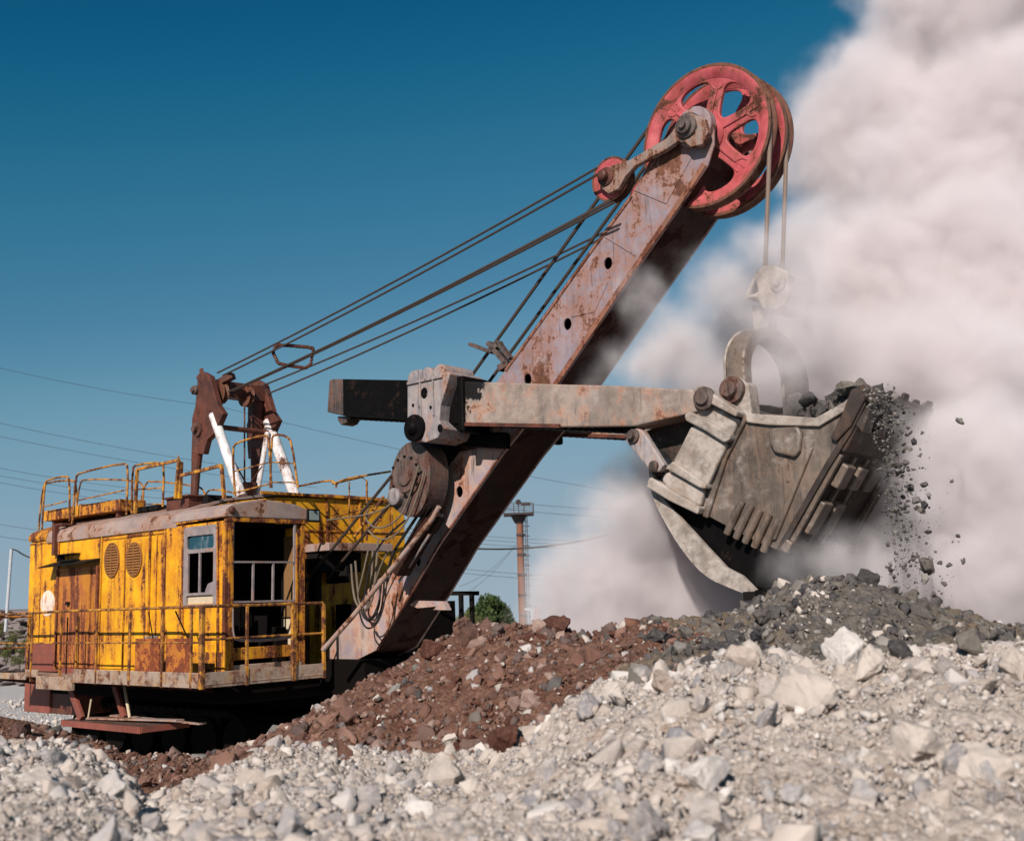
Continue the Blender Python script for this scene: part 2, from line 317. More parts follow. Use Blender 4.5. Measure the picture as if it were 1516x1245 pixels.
# raised door leaves with oval louvres
for a,b_ in((152,184),(187,220)):
    d_=MB(); xa,xb=P(a,880)[0],P(b_,880)[0]; d_.box(xa,xb,SY-.022,SY+.005,1.68,3.83)
    leaf=d_.build('door_leaf',M['yellow'],house,bev=.006)
for cx_,cz_,rx,rz in((168,829,11,26),(201,828,12,25.5)):
    c3=P(cx_,cz_); rxm=abs(P(cx_+rx,cz_)[0]-c3[0]); rzm=abs(P(cx_,cz_-rz)[2]-c3[2])
    lv=MB(); lv.plate(circ(c3[0],c3[2],rxm,rzm,36),[circ(c3[0],c3[2],rxm*.86,rzm*.93,36)],SY-.045,SY-.02)
    lv.box(c3[0]-.012,c3[0]+.012,SY-.05,SY-.023,c3[2]-rzm*.95,c3[2]+rzm*.95)
    k=-rzm*.86
    while k<rzm*.88:
        w=rxm*.86*math.sqrt(max(0,1-(k/(rzm*.93))**2))
        lv.add([(c3[0]-w,SY-.052,c3[2]+k-.012),(c3[0]+w,SY-.052,c3[2]+k-.012),(c3[0]+w,SY-.026,c3[2]+k+.018),(c3[0]-w,SY-.026,c3[2]+k+.018),
                (c3[0]-w,SY-.052,c3[2]+k-.006),(c3[0]+w,SY-.052,c3[2]+k-.006),(c3[0]+w,SY-.026,c3[2]+k+.024),(c3[0]-w,SY-.026,c3[2]+k+.024)],
               [(0,1,2,3),(4,7,6,5),(0,4,5,1),(1,5,6,2),(2,6,7,3),(3,7,4,0)]); k+=.045
    lo=lv.build('louvre',M['vent'],house)
    bk=MB(); bk.plate(circ(c3[0],c3[2],rxm*.9,rzm*.95,36),[],SY-.0235,SY-.0225); bk.v and bk.build('louvre_shade_sheet',M['inner'],house)  # thin black sheet stands in for the shade behind the slats
# rusty door with frame, awning and hood
d_=MB(); xa,xb=P(90,900)[0],P(136,900)[0]; d_.box(xa,xb,SY-.05,SY,1.68,P(100,846)[2])
door=d_.build('door',M['rustdoor'],house,bev=.01)
d_=MB(); z1=P(100,842)[2]
for a in(88,147): x=P(a,900)[0]; d_.box(x-.03,x+.03,SY-.07,SY,1.68,z1)
d_.box(P(137,900)[0],P(145,900)[0],SY-.035,SY,1.68,z1); d_.box(P(88,900)[0],P(147,900)[0],SY-.06,SY,z1-.05,z1+.01)
d_.build('door_frame',M['rustdoor'],house,bev=.006)
d_=MB(); c3=P(106,893); d_.box(c3[0]-.04,c3[0]+.04,SY-.1,SY-.05,c3[2]-.03,c3[2]+.03); d_.build('door_handle',M['darksteel'],house)
d_=MB(); xa,xb=P(80,838)[0],P(149,838)[0]; z=P(100,834)[2]; d_.add([(xa,SY-.3,z-.05),(xb,SY-.3,z-.03),(xb,SY,z+.04),(xa,SY,z+.04),(xa,SY-.3,z-.07),(xb,SY-.3,z-.05),(xb,SY,z),(xa,SY,z)],[(0,1,2,3),(4,7,6,5),(0,4,5,1),(1,5,6,2),(2,6,7,3),(3,7,4,0)])
d_.build('awning',M['darksteel'],house)
d_=MB(); xa,xb=P(95,825)[0],P(119,825)[0]; z=P(100,822)[2]; d_.box(xa,xb,SY-.14,SY,z-.12,z-.09); d_.box(xa,xb,SY-.14,SY,z-.0,z+.02); d_.box(xa,xa+.03,SY-.14,SY,z-.12,z); d_.build('vent_hood',M['darksteel'],house)
d_=MB(); x=P(85.5,800)[0]; d_.box(x-.05,x+.05,SY-.09,SY-.0,P(85,822)[2],P(85,779)[2]); d_.box(x-.05,x+.22,SY-.05,SY+.25,P(85,779)[2],P(85,777)[2]+.02); d_.build('drain_channel',M['rust'],house,bev=.008)
c3=P(70,893); d_=MB(); d_.plate(circ(c3[0]+.02,c3[2],.27,.235,40),[],SY-.006,SY-.002); d_.build('painted_disc',M['paintpatch'],house)
d_=MB(); d_.box(x0-.005,P(86,940)[0],SY-.012,SY+.01,1.6,P(60,952)[2]); d_.build('lower_panel',M['redrust'],house)
d_=MB(); d_.box(P(88,990)[0],P(148,990)[0],SY-.03,SY+.01,1.45,1.675); d_.build('sill_plate',M['redrust'],house)
# front wall trim
d_=MB()
for y in(.55,1.35): d_.box(xh,xh+.03,y-.02,y+.02,3.78,4.55)
d_.box(xh,xh+.02,-.3,2.45,3.93,3.96); d_.box(xh-.02,xh+.06,-.9,2.5,4.55,4.6)
d_.build('front_trim',M['yellow_worn'],house,bev=.004)
# lower front wall: its shade is painted by the brown panel on the house
# ---- roof hatch boxes and plate
d_=MB()
a=Q(75,775,-2.2); b_=Q(176,755,-2.2); d_.add([],[])
za,zb=Q(75,764,-2.2)[2],Q(170,752,-2.2)[2]
xa,xb=Q(66,770,-2.2)[0],Q(178,755,-2.2)[0]
d_.box(xa,xb,-2.22,-1.7,4.40,4.60); d_.build('roof_duct',M['yellow_worn'],house,bev=.01)
d_=MB()
for x in(xa+.25,xb-.2): d_.box(x-.04,x+.04,-2.15,-1.8,4.15,4.4)
d_.build('duct_foot',M['rust'],house)
d_=MB(); xa,xb=Q(250,748,-2.1)[0],Q(283,740,-2.1)[0]; d_.box(xa,xb,-2.15,-1.75,4.2,4.47); d_.box(xa-.05,xb+.05,-2.2,-1.7,4.47,4.50); d_.build('roof_box',M['rust'],house,bev=.008)
d_=MB(); xa,xb=Q(203,760,-1.9)[0],Q(240,748,-1.9)[0]; d_.box(xa,xb,-2.0,-1.4,4.35,4.44); d_.build('roof_hatch',M['darksteel'],house,bev=.01)
d_=MB(); xa,xb=Q(300,748,-1.7)[0],Q(322,742,-1.7)[0]; d_.box(xa,xb,-1.9,-1.4,4.3,4.50); d_.build('roof_cap',M['darksteel'],house,bev=.01)
# ---- operator cab
cab=MB(); XF=3.2; CY=-1.0
wl,wr=P(274,880)[0],P(320,880)[0]; wt,wb=P(300,782)[2],P(300,893)[2]
def rrect(x0,x1,z0,z1,r=.06): return arcpts(x1-r,z1-r,r,0,90,5)+arcpts(x0+r,z1-r,r,90,180,5)+arcpts(x0+r,z0+r,r,180,270,5)+arcpts(x1-r,z0+r,r,270,360,5)
cab.plate([(xh,1.6),(XF,1.6),(XF,3.95),(xh,3.95)],[rrect(wl,wr,wb,wt)],SY,SY+.05)
cab.box(xh,XF-.02,CY-.05,CY,1.6,3.95)               # inner side wall
cabo=cab.build('operator_cab',M['yellow'],ex,bev=.006)
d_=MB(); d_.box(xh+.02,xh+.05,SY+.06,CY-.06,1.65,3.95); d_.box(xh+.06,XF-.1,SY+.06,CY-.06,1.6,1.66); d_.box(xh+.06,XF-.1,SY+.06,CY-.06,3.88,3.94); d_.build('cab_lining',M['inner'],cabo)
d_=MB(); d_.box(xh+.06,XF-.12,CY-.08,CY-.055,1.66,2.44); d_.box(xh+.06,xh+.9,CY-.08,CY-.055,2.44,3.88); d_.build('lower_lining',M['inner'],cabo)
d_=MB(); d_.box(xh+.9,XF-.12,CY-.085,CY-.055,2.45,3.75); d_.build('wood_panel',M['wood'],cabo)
d_=MB(); d_.box(XF-.38,XF-.12,CY-.1,CY-.055,1.9,2.42); d_.build('inner_panel',M['cream'],cabo)
# seat and console seen through the broken glazing
d_=MB(); d_.box(2.25,2.7,-2.0,-1.55,2.05,2.15); d_.box(2.2,2.3,-2.0,-1.55,2.15,2.75); d_.box(2.4,2.55,-1.85,-1.7,1.66,2.05); d_.build('driver_seat',M['darksteel'],cabo,bev=.03)
d_=MB(); d_.box(2.75,3.0,-2.35,-2.1,1.66,2.35); d_.tube([(2.85,-2.2,2.35),(2.9,-2.2,2.6)],.02); d_.box(2.7,2.95,-1.35,-1.15,1.66,2.3); d_.build('control_console',M['under'],cabo,bev=.02)
# side window
wf=MB(); wf.plate(rrect(wl-.03,wr+.03,wb-.06,wt+.04),[rrect(wl+.055,wr-.05,P(300,812)[2],P(300,792)[2],.05),[(wl+.10,P(300,818)[2]),(P(296,850)[0]-.015,P(300,818)[2]),(P(296,850)[0]-.015,P(300,877)[2]),(wl+.10,P(300,877)[2])][::-1],[(P(296,850)[0]+.02,P(300,818)[2]),(wr-.06,P(300,818)[2]),(wr-.06,P(300,877)[2]),(P(296,850)[0]+.02,P(300,877)[2])][::-1],rrect(wl+.06,wr-.06,P(300,894)[2],P(300,881)[2],.03)],SY-.02,SY+.012)
wf.build('window_frame',M['frame'],cabo,bev=.004)
d_=MB(); d_.box(wl+.03,wr-.03,SY+.016,SY+.022,P(300,813)[2],P(300,790)[2]); d_.build('window_pane',M['glass'],cabo)
d_=MB(); d_.box(wl+.03,wr-.03,SY+.016,SY+.022,P(300,896)[2],P(300,880)[2]); d_.build('dirty_pane',M['cream'],cabo)
# broken shard in the lower right light
zz=P(300,877)[2]; s0=P(302,877)[0]; d_=MB(); d_.plate([(s0,zz),(wr-.06,zz),(wr-.06,zz+.21),(wr-.12,zz+.16),(s0+.08,zz+.13),(s0+.02,zz+.05)],[],SY+.016,SY+.02); d_.build('broken_pane',M['frame'],cabo)
# lower rusty part of the cab side and corner posts
d_=MB(); d_.box(wl-.1,XF,SY-.012,SY,1.6,P(300,965)[2]); d_.build('lower_skirt',M['yellow_worn'],cabo)
d_=MB()
d_.box(P(247,880)[0],P(270,880)[0],SY-.03,SY+.0,1.68,P(250,782)[2]); d_.build('raised_panel',M['yellow'],cabo,bev=.01)
d_=MB(); d_.beam(P(271.5,990),P(271.5,770),.03,.05,(0,1,0)); d_.beam(P(323.5,990),P(323.5,772),.05,.045,(0,1,0)); d_.beam(P(247,777),P(325,764),.05,.06,(0,1,0)); d_.build('side_trim',M['yellow_worn'],cabo)
# front frame: posts, lintel, mullions, sills
def FX(px,py): return QX(px,py,XF)
d_=MB()
d_.beam((XF,SY+.02,1.62),(XF,SY+.02,3.95),.07,.07); d_.beam((XF+.02,SY+.10,1.7),(XF+.02,SY+.085,3.93),.045,.09)
d_.beam((XF,CY-.03,1.62),(XF,CY-.03,3.93),.07,.07); d_.beam((XF+.02,CY-.17,1.7),(XF+.02,CY-.15,3.8),.05,.05)
d_.box(XF-.02,XF+.035,CY-.15,CY-.06,1.75,3.85)
d_.build('corner_post',M['yellow_worn'],cabo,bev=.006)
d_=MB(); zt=FX(390,772)[2]
d_.box(XF-.03,XF+.05,SY,CY+.02,zt-.02,zt+.05); d_.build('lintel',M['yellow_worn'],cabo,bev=.006)
d_=MB(); zm=FX(390,832)[2]; zl=FX(390,890)[2]; ya=SY+.13; yb=CY-.19
d_.beam((XF+.02,ya,zm),(XF+.02,yb,zm),.035,.03); d_.beam((XF+.02,ya,zl),(XF+.02,yb,zl),.035,.03)
for p in(373,402.5): d_.beam((XF+.02,FX(p,860)[1],zl),(XF+.02,FX(p,833)[1]+.01,zm),.03,.03)
d_.beam((XF+.02,ya,zt),(XF+.02,ya,zl),.03,.03); d_.beam((XF+.02,yb,zt),(XF+.02,yb,zl),.04,.03)
d_.build('front_window_frame',M['frame'],cabo)
d_=MB(); zs=FX(380,948)[2]; pts=[(XF+.03,ya,zs+.5),(XF+.03,ya+.0,zs+.1),(XF+.03,ya+.1,zs),(XF+.03,yb-.1,zs),(XF+.03,yb,zs+.1),(XF+.03,yb,zs+.5)]
d_.tube(pts,.022,8,2); d_.build('lower_window_frame',M['frame'],cabo)
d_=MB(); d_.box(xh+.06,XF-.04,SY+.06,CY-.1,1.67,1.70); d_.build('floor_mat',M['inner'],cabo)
d_=MB(); d_.box(XF-.03,XF+.02,SY+.1,CY-.05,FX(380,975)[2],FX(380,957)[2]); d_.build('front_sill',M['yellow_worn'],cabo,bev=.01)
d_=MB(); d_.box(XF-.02,XF+.03,SY+.1,CY-.05,1.62,FX(380,982)[2]); d_.build('front_step',M['deck'],cabo,bev=.01)
# cab roof with gabled fascia
d_=MB(); zf0=zt+.05
g=[(SY-.045,zf0),(CY+.03,zf0),(CY+.04,zf0+.17),(CY-.2,zf0+.24),(-1.85,zf0+.30),(SY+.1,zf0+.20),(SY-.03,zf0+.12)]
d_.plate(g,[],xh-.1,XF+.06,'x'); d_.build('cab_roof',M['roof'],cabo,bev=.015)
d_=MB(); c3=FX(347,749); d_.lathe([(0,.06),(.03,.055),(.05,.03)],(XF+.06,SY+.08,zf0+.1),(1,0,0),16); d_.build('cab_lamp',M['rust'],cabo)
# floodlight
d_=MB(); c3=QX(465,763,2.7); d_.box(2.62,2.7,c3[1]-.13,c3[1]+.13,c3[2]-.11,c3[2]+.11); fl=d_.build('floodlight',M['darksteel'],ex,bev=.008)
d_=MB(); d_.box(2.701,2.708,c3[1]-.1,c3[1]+.1,c3[2]-.08,c3[2]+.08); d_.build('lens',M['lampglass'],fl)
d_=MB(); d_.beam((2.64,c3[1],c3[2]),(1.9,c3[1],c3[2]-.0),.03,.03); d_.beam((2.64,c3[1]-.1,c3[2]),(2.64,CY,c3[2]),.04,.04); d_.build('lamp_bracket',M['rust'],fl)
# ---- walkway
WY=-3.1; WX=3.55; ZD=1.58
d_=MB(); d_.box(x0+.15,WX,WY,SY-.01,ZD-.03,ZD); d_.box(XF+.05,WX,SY-.01,-.86,ZD-.03,ZD); deck=d_.build('walkway_deck',M['deck'],ex)
d_=MB(); xk=P(100,1000)[0]
d_.box(-1.9,-1.45,WY-.012,WY+.02,ZD-.02,ZD+.1); d_.box(x0+.15,-1.9,WY-.01,WY+.02,ZD-.08,ZD+.03); d_.box(-1.45,-.2,WY-.03,WY+.03,ZD-.22,ZD+.0); d_.box(-.2,WX,WY-.014,WY+.02,ZD-.09,ZD+.13)
d_.box(WX-.02,WX+.014,WY,-.86,ZD-.09,ZD+.13); d_.box(WX-.02,WX+.02,WY,-.86,ZD-.05,ZD-.03)
d_.build('kick_plate',M['deck'],deck,bev=.006)
d_=MB()
for x in np.arange(x0+.3,WX,1.1): d_.beam((x,WY+.04,ZD-.06),(x,SY+.3,ZD-.2),.05,.1)
d_.beam((x0+.2,WY+.05,ZD-.08),(x0+.4,-1.2,ZD-.4),.05,.08)
d_.build('deck_bracket',M['rust'],deck)
def rx(px): return Q(px,960,WY)[0]
d_=MB(); zr=2.655; xe=x0+.17
d_.tube([(xe,WY,zr-.01),(rx(60),WY,zr-.0),(rx(90),WY,zr+.01),(rx(190),WY,zr+.005),(WX,WY,zr),(WX,-.88,zr-.0)],.022,8)
d_.tube([(xe,WY,zr-.06),(xe,SY+.02,zr-.06)],.02,8); 
zmid=2.13
d_.tube([(xe,WY,zmid),(WX,WY,zmid+.01)],.014,8); d_.tube([(WX,WY,zmid+.05),(WX,-.88,zmid+.05)],.018,8); d_.tube([(xe,WY,zmid-.1),(xe,SY,zmid-.1)],.016,8)
d_.build('handrail',M['rail'],deck)
def post(x,y,w,h,z0=ZD-.1,z1=zr-.01,mat='rail'):
    d_=MB(); d_.beam((x,y,z0),(x,y,z1),w,h,(0,1,0)); return d_.build('rail_post',M[mat],deck,bev=.003)
for px,w in((48,.03),(91,.03),(144,.03),(193,.05),(241,.05)): post(rx(px),WY-.015,w,.03)
post(xe,WY,.03,.03); post(xe,SY-.05,.03,.03); post(rx(72),SY-.1,.03,.03,z1=zr-.06)
post(WX-.02,WY,.08,.06); post(rx(284),WY-.01,.04,.03)
for px,w in((365,.04),(434,.07),(481,.05)): post(WX+.01,min(QX(px,960,WX)[1],-.88),w if w<.06 else .06,w)
d_=MB()
for a,b_ in((200,236),(246,281)): d_.box(rx(a),rx(b_),WY-.004,WY+.02,ZD+.12,Q(a,945,WY)[2])
d_.build('rail_panel',M['rustpanel'],deck,bev=.004)
d_=MB(); d_.tube([(rx(206),WY+.15,zr-.05),(rx(210),WY+.2,zmid)],.01); d_.tube([(rx(250),WY+.1,zr-.05),(rx(257),WY+.3,zmid-.05)],.012); d_.tube([(rx(74),SY-.3,zr-.1),(rx(66),SY-.2,ZD)],.012); d_.build('loose_brace',M['darksteel'],deck)
# toolbox and block on deck
d_=MB(); d_.box(rx(186),rx(192),SY-.3,SY-.1,ZD,Q(188,942,-2.8)[2]); d_.build('fire_box',M['frame'],deck,bev=.01)
# far side rail behind the boom foot
d_=MB(); y_=2.95
for px in(683,699): p_=Q(px,905,y_); d_.beam((p_[0],y_,1.6),(p_[0],y_,Q(px,877,y_)[2]),.07,.07,(0,1,0))
a=Q(676,877,y_); b_=Q(708,878,y_); d_.beam((a[0]-.6,y_,a[2]),(b_[0],y_,b_[2]),.06,.08); d_.beam((a[0]-.6,y_,2.0),(b_[0]-.15,y_,2.0),.04,.04); d_.box(a[0]-3.0,b_[0],2.5,y_+.05,1.52,1.6)
d_.build('far_handrail',M['darksteel'],deck)
# ---- platform on the front wall
d_=MB(); e0=QX(487,807,2.6); d_.box(xh,2.6,e0[1],e0[1]+1.5,e0[2]-.09,e0[2]+.05); pf=d_.build('front_platform',M['roof'],ex,bev=.01)
d_=MB(); zz=e0[2]+.05
def fr(*pp): return [QX(a,b,2.6) for a,b in pp]
d_.tube(fr((543,800),(543,712),(536,706),(492,716)),.02,8); d_.tube(fr((517,790),(517,714)),.014,6); d_.tube(fr((490,767),(543,752),(590,738)),.014,6); d_.tube(fr((545,790),(600,788)),.014,6)
d_.tube(fr((524,795),(568,735)),.028,6); d_.tube(fr((547,790),(578,745)),.028,6); d_.tube(fr((580,740),(582,800)),.012,6)
d_.build('platform_rail',M['rail'],pf)
d_=MB(); d_.box(xh,2.3,e0[1]+.05,e0[1]+1.0,e0[2]-.45,e0[2]-.1); d_.box(xh,2.1,e0[1]+.1,e0[1]+.25,2.7,3.2); d_.box(xh,2.45,e0[1]+.5,e0[1]+.6,3.0,3.3); d_.build('winch_box',M['darksteel'],pf,bev=.02)
# ---- roof railings (tubular hoops)
rr_=MB()
def hoop(pp,y,r=.02,mat='rail',name='roof_rail'):
    d_=MB(); d_.tube([Q(a,b,y) for a,b in pp],r,8,1); return d_.build(name,M[mat],ex)
hoop([(62,786),(66,715),(72,710),(98,704),(103,710),(103,772)],-2.35)
hoop([(57,784),(63,722),(70,714),(108,710),(113,717),(114,760)],-2.0)
hoop([(107,775),(112,706),(118,700),(183,685),(190,691),(187,762)],-2.35)
hoop([(113,755),(118,716),(124,709),(205,711),(213,722),(211,748)],-.9,.018)
hoop([(195,760),(196,693),(202,688),(238,684),(243,691),(241,750)],-2.1)
hoop([(208,748),(214,718),(222,711),(295,720),(303,728),(302,740)],-.5,.018)
hoop([(303,740),(306,728),(315,724),(345,729),(352,732)],-.3,.016)
hoop([(65,750),(98,742)],-2.35,.013); hoop([(114,741),(187,725)],-2.35,.013); hoop([(113,747),(240,746)],-.9,.012); hoop([(195,725),(241,722)],-2.1,.013)
def sq(pts,y,w=.05,name='roof_rail'):
    d_=MB(); 
    for a,b in zip(pts[:-1],pts[1:]): d_.beam(Q(*a,y),Q(*b,y),w,w,(0,1,0))
    return d_.build(name,M['rail'],ex,bev=.004)
sq([(200,760),(203,695),(265,681),(260,738)],-2.3); sq([(268,684),(266,738)],-2.25,.06); sq([(268,704),(328,689),(332,738)],-2.3); sq([(264,674),(265,684)],-2.3,.02)
hoop([(348,735),(344,665),(350,655),(394,643),(398,650),(402,722)],-1.2,.02)
hoop([(400,722),(402,650),(406,643),(424,645),(432,655),(441,722)],-.9,.02)
hoop([(346,698),(400,684)],-1.2,.012); hoop([(400,684),(434,686)],-.9,.012); hoop([(350,729),(400,716)],-1.2,.014); hoop([(404,714),(440,714)],-.9,.012)
hoop([(441,720),(490,710),(497,717)],-.2,.018); hoop([(497,722),(500,713),(520,707),(578,698)],.3,.018)
# ---- gantry
ga=MB(); gy0,gy1=-.72,.52
def G(px,py,y=gy0): return Q(px,py,y)
ga.pix([(292,566),(291,556),(299,550),(310,556),(322,600),(330,612),(318,640),(306,652),(301,672),(286,672),(284,640),(284,620),(289,600)],gy0,gy0+.12)
ga.tube([G(294,640,gy0+.06),G(292,672,gy0+.06),G(290,700,gy0+.06),G(287,748,gy0+.06)],[.115,.105,.085,.07],12)
ga.pix([(294,566),(295,546),(299,544),(301,556),(300,568)],gy0-.01,gy0+.02)
gantry=ga.build('gantry_frame',M['rust'],ex,bev=.012)
ga=MB(); dx=QX; 
def far(px,py): return Q(px,py,gy1)
fx=G(291,556)[0]; fo=[(Q(a,b,gy0)[0],Q(a,b,gy0)[2]) for a,b in ((292,566),(291,556),(299,550),(310,556),(322,600),(330,612),(318,640),(306,652),(301,672),(286,672),(284,640),(284,620),(289,600))]
ga.plate(fo,[],gy1,gy1+.12); b0=G(293,655); ga.tube([(b0[0],gy1+.06,b0[2]),(b0[0],gy1+.06,5.0),(b0[0]+.02,gy1+.06,4.55)],[.1,.08,.065],10)
# inner web plates that read as the dark far side
p_=G(305,600); ga.box(p_[0]-.08,p_[0]+.10,gy1-.25,gy1-.02,p_[2]-.55,p_[2]+.42)
ga.build('gantry_far_plate',M['rust'],gantry,bev=.012)
ga=MB(); p_=G(306,572); 
ga.beam((p_[0],gy0+.1,p_[2]-.02),(p_[0],gy1+.05,p_[2]-.02),.26,.3); ga.tube([(fx,gy0,p_[2]+.22),(fx+.12,gy1,p_[2]+.14)],.025,8)
ga.beam((p_[0]-.05,gy0+.2,p_[2]+.05),(p_[0]+.35,gy0+.35,p_[2]+.2),.14,.12); ga.build('gantry_head',M['rust'],gantry,bev=.015)
ga=MB(); 
for yy in(gy0+.25,.1): ga.lathe([(-.05,.17),(-.05,.2),(0,.16),(.05,.2),(.05,.17)],(p_[0]+.1,yy,p_[2]-.12),(0,1,.0),24)
ga.build('gantry_sheave',M['rim'],gantry)
ga=MB(); pb=G(290,578); ga.lathe([(0,.09),(.05,.09),(.06,.06),(.1,.05)],(pb[0],gy0,pb[2]),(0,-1,0),20); pb=G(292,636); ga.lathe([(0,.14),(.04,.14),(.05,.07),(.12,.06)],(pb[0]+.03,gy0,pb[2]),(0,-1,0),20); ga.build('pin',M['cast'],gantry,bev=.004)
ga=MB(); a=G(316,614,gy0+.06); b_=G(358,735,gy0+.06); ga.tube([a,b_],.092,14); gl=ga.build('gantry_leg',M['white'],gantry,smooth=True)
ga=MB(); dxl=b_[0]-a[0]; ga.tube([(a[0],gy1+.06,a[2]),(b_[0],gy1+.06,b_[2]-.05)],.105,14); ga.build('gantry_leg',M['white'],gantry,smooth=True)
ga=MB(); ga.tube([Q(396,640,gy1-.1),Q(380,735,gy1-.3)],.05,10); ga.build('gantry_leg',M['white'],gantry,smooth=True)
ga=MB(); za=Q(335,628,gy0)[2]; ga.tube([(a[0]+.15,gy0+.1,za),(a[0]+.12,gy1+.05,za)],.05,10); ga.build('cross_bar',M['rust'],gantry,smooth=True)
ga=MB(); ga.tube([Q(362,600,.0),Q(362,718,.0)],.018,6); ga.tube([Q(338,668,-.4),Q(364,715,0)],.016,6); ga.tube([Q(388,690,.0),Q(366,722,0)],.014,6); p2=Q(368,722,0); ga.lathe([(-.22,.1),(.05,.17),(.09,.17)],(p2[0],0,p2[2]),(0,0,1),14); ga.build('rope_guide',M['rust'],gantry)
# ---- boom
BY0,BY1=-.45,.45
bp=[(1020,166),(1036,164),(1049,173),(1057,190),(1057,215),(1048,245),(1003,312),(920,432),(825,572),(745,672),(650,808),(607,882),(557,962),(512,985),(488,992),(484,965),(520,915),(545,872),(590,830),(636,770),(650,705),(668,655),(748,548),(800,478),(880,365),(935,290),(962,238),(995,195),(1006,175)]
hol=[(900,390),(840,480),(781,562),(680,728),(618,830)]
def hole(px,py,rx=.07,rz=.085,y=BY0): c=Q(px,py,y); return circ(c[0],c[2],rx,rz,20)
out=[(Q(a,b,BY0)[0],Q(a,b,BY0)[2]) for a,b in bp]
# split at the stick so upper and lower side plates differ in paint
def split(poly,keep_upper):
    s=[]; n=len(poly)
    g=lambda p:(p[0]*.0+p[1])-5.35
    for i in range(n):
        a,b=poly[i],poly[(i+1)%n]; ga_,gb_=g(a),g(b)
        if (ga_>=0)==keep_upper: s.append(a)
        if (ga_>=0)!=(gb_>=0): t=ga_/(ga_-gb_); s.append((a[0]+(b[0]-a[0])*t,a[1]+(b[1]-a[1])*t))
    return s
bo=MB(); up=split(out,True); lo=split(out,False)
bo.plate(up,[hole(*h) for h in hol[:3]],BY0,BY0+.03); bo.plate(up,[],BY1-.03,BY1)
boom=bo.build('boom',M['boom'],ex,bev=.004)
bo=MB(); bo.plate(lo,[hole(*h) for h in hol[3:]],BY0,BY0+.03); bo.plate(lo,[],BY1-.03,BY1); bo.build('lower_side_plate',M['boomlow'],boom,bev=.004)
bo=MB(); n=len(out); mid=(BY0+BY1)/2
vsr=[]; fsr=[]
def inset(i,d=.025):
    p0,p1,p2=Vector(out[i-1]),Vector(out[i]),Vector(out[(i+1)%n]); a=(p1-p0).normalized();b=(p2-p1).normalized(); t=(a+b).normalized(); nn=Vector((-t.y,t.x)); return p1+nn*d
area=sum(out[i][0]*out[(i+1)%n][1]-out[(i+1)%n][0]*out[i][1] for i in range(n)); sg=1 if area>0 else -1
for i in range(n):
    q=inset(i,.02*sg)
    vsr+=[(q.x,BY0+.03,q.y),(q.x,BY1-.03,q.y)]
fsr=[(2*i,2*((i+1)%n),2*((i+1)%n)+1,2*i+1) for i in range(n)]
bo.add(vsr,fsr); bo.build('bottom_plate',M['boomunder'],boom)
# flange strips along the near face edges
bo=MB()
def strip(pts,w=.07,y0=BY0-.018,t=.018,shift=0):
    for a,b in zip(pts[:-1],pts[1:]):
        A_=Vector(Q(*a,BY0)); B_=Vector(Q(*b,BY0)); d=(B_-A_).normalized(); nn=Vector((-d.z,0,d.x))*w
        bo.add([A_+Vector((0,y0-BY0,0)),B_+Vector((0,y0-BY0,0)),B_+nn+Vector((0,y0-BY0,0)),A_+nn+Vector((0,y0-BY0,0)),A_,B_,B_+nn,A_+nn],[(0,1,2,3),(4,7,6,5),(0,4,5,1),(1,5,6,2),(2,6,7,3),(3,7,4,0)])
strip([(748,668),(826,570),(921,430),(1004,310),(1046,246)],.075); strip([(560,962),(608,882),(651,806),(746,670)],.03); bo.build('edge_flange',M['boomedge'],boom); bo=MB(); strip([(937,292),(881,368),(801,480),(750,550)],-.04); bo.build('edge_flange',M['boomedge'],boom); bo=MB()
bo.pix([(936,292),(1003,304),(962,366),(899,338)][::-1],BY0-.014,BY0) if False else None
bo.pix([(962,250),(1030,222),(986,302),(938,282)],BY0-.012,BY0+.001); 
bo.pix([(862,430),(900,418),(880,462),(845,470)],BY0-.01,BY0+.001)
bo.pix([(936,374),(942,380),(896,352),(890,346)],BY0-.012,BY0+.001)
bo.build('weld_plate',M['boom'],boom,bev=.004)
bo=MB(); bo.pix([(608,896),(614,889),(655,890),(662,903),(650,897),(618,900)],BY0+.1,BY0+.2); bo.pix([(640,904),(650,893),(663,893),(660,903)],BY0+.4,BY0+.45); bo.build('boom_bracket',M['boomlow'],boom)
# boom head pin and bracket
pc=Q(1021,191,BY0-.1)
bo=MB(); bo.lathe([(0,.2),(.06,.2),(.07,.15),(.10,.15),(.11,.10),(.16,.10),(.17,.055),(.21,.05)],(pc[0],BY0-.1,pc[2]),(0,-1,0),32)
bo.build('head_pin',M['cast'],boom,bev=.004,smooth=True)
bo=MB(); hp=Q(1030,190,BY0-.02); bo.lathe([(-.05,.27),(.09,.27),(.10,.24)],(hp[0],BY0,hp[2]),(0,-1,0),36); bo.build('head_bearing',M['boom'],boom,bev=.01,smooth=True)
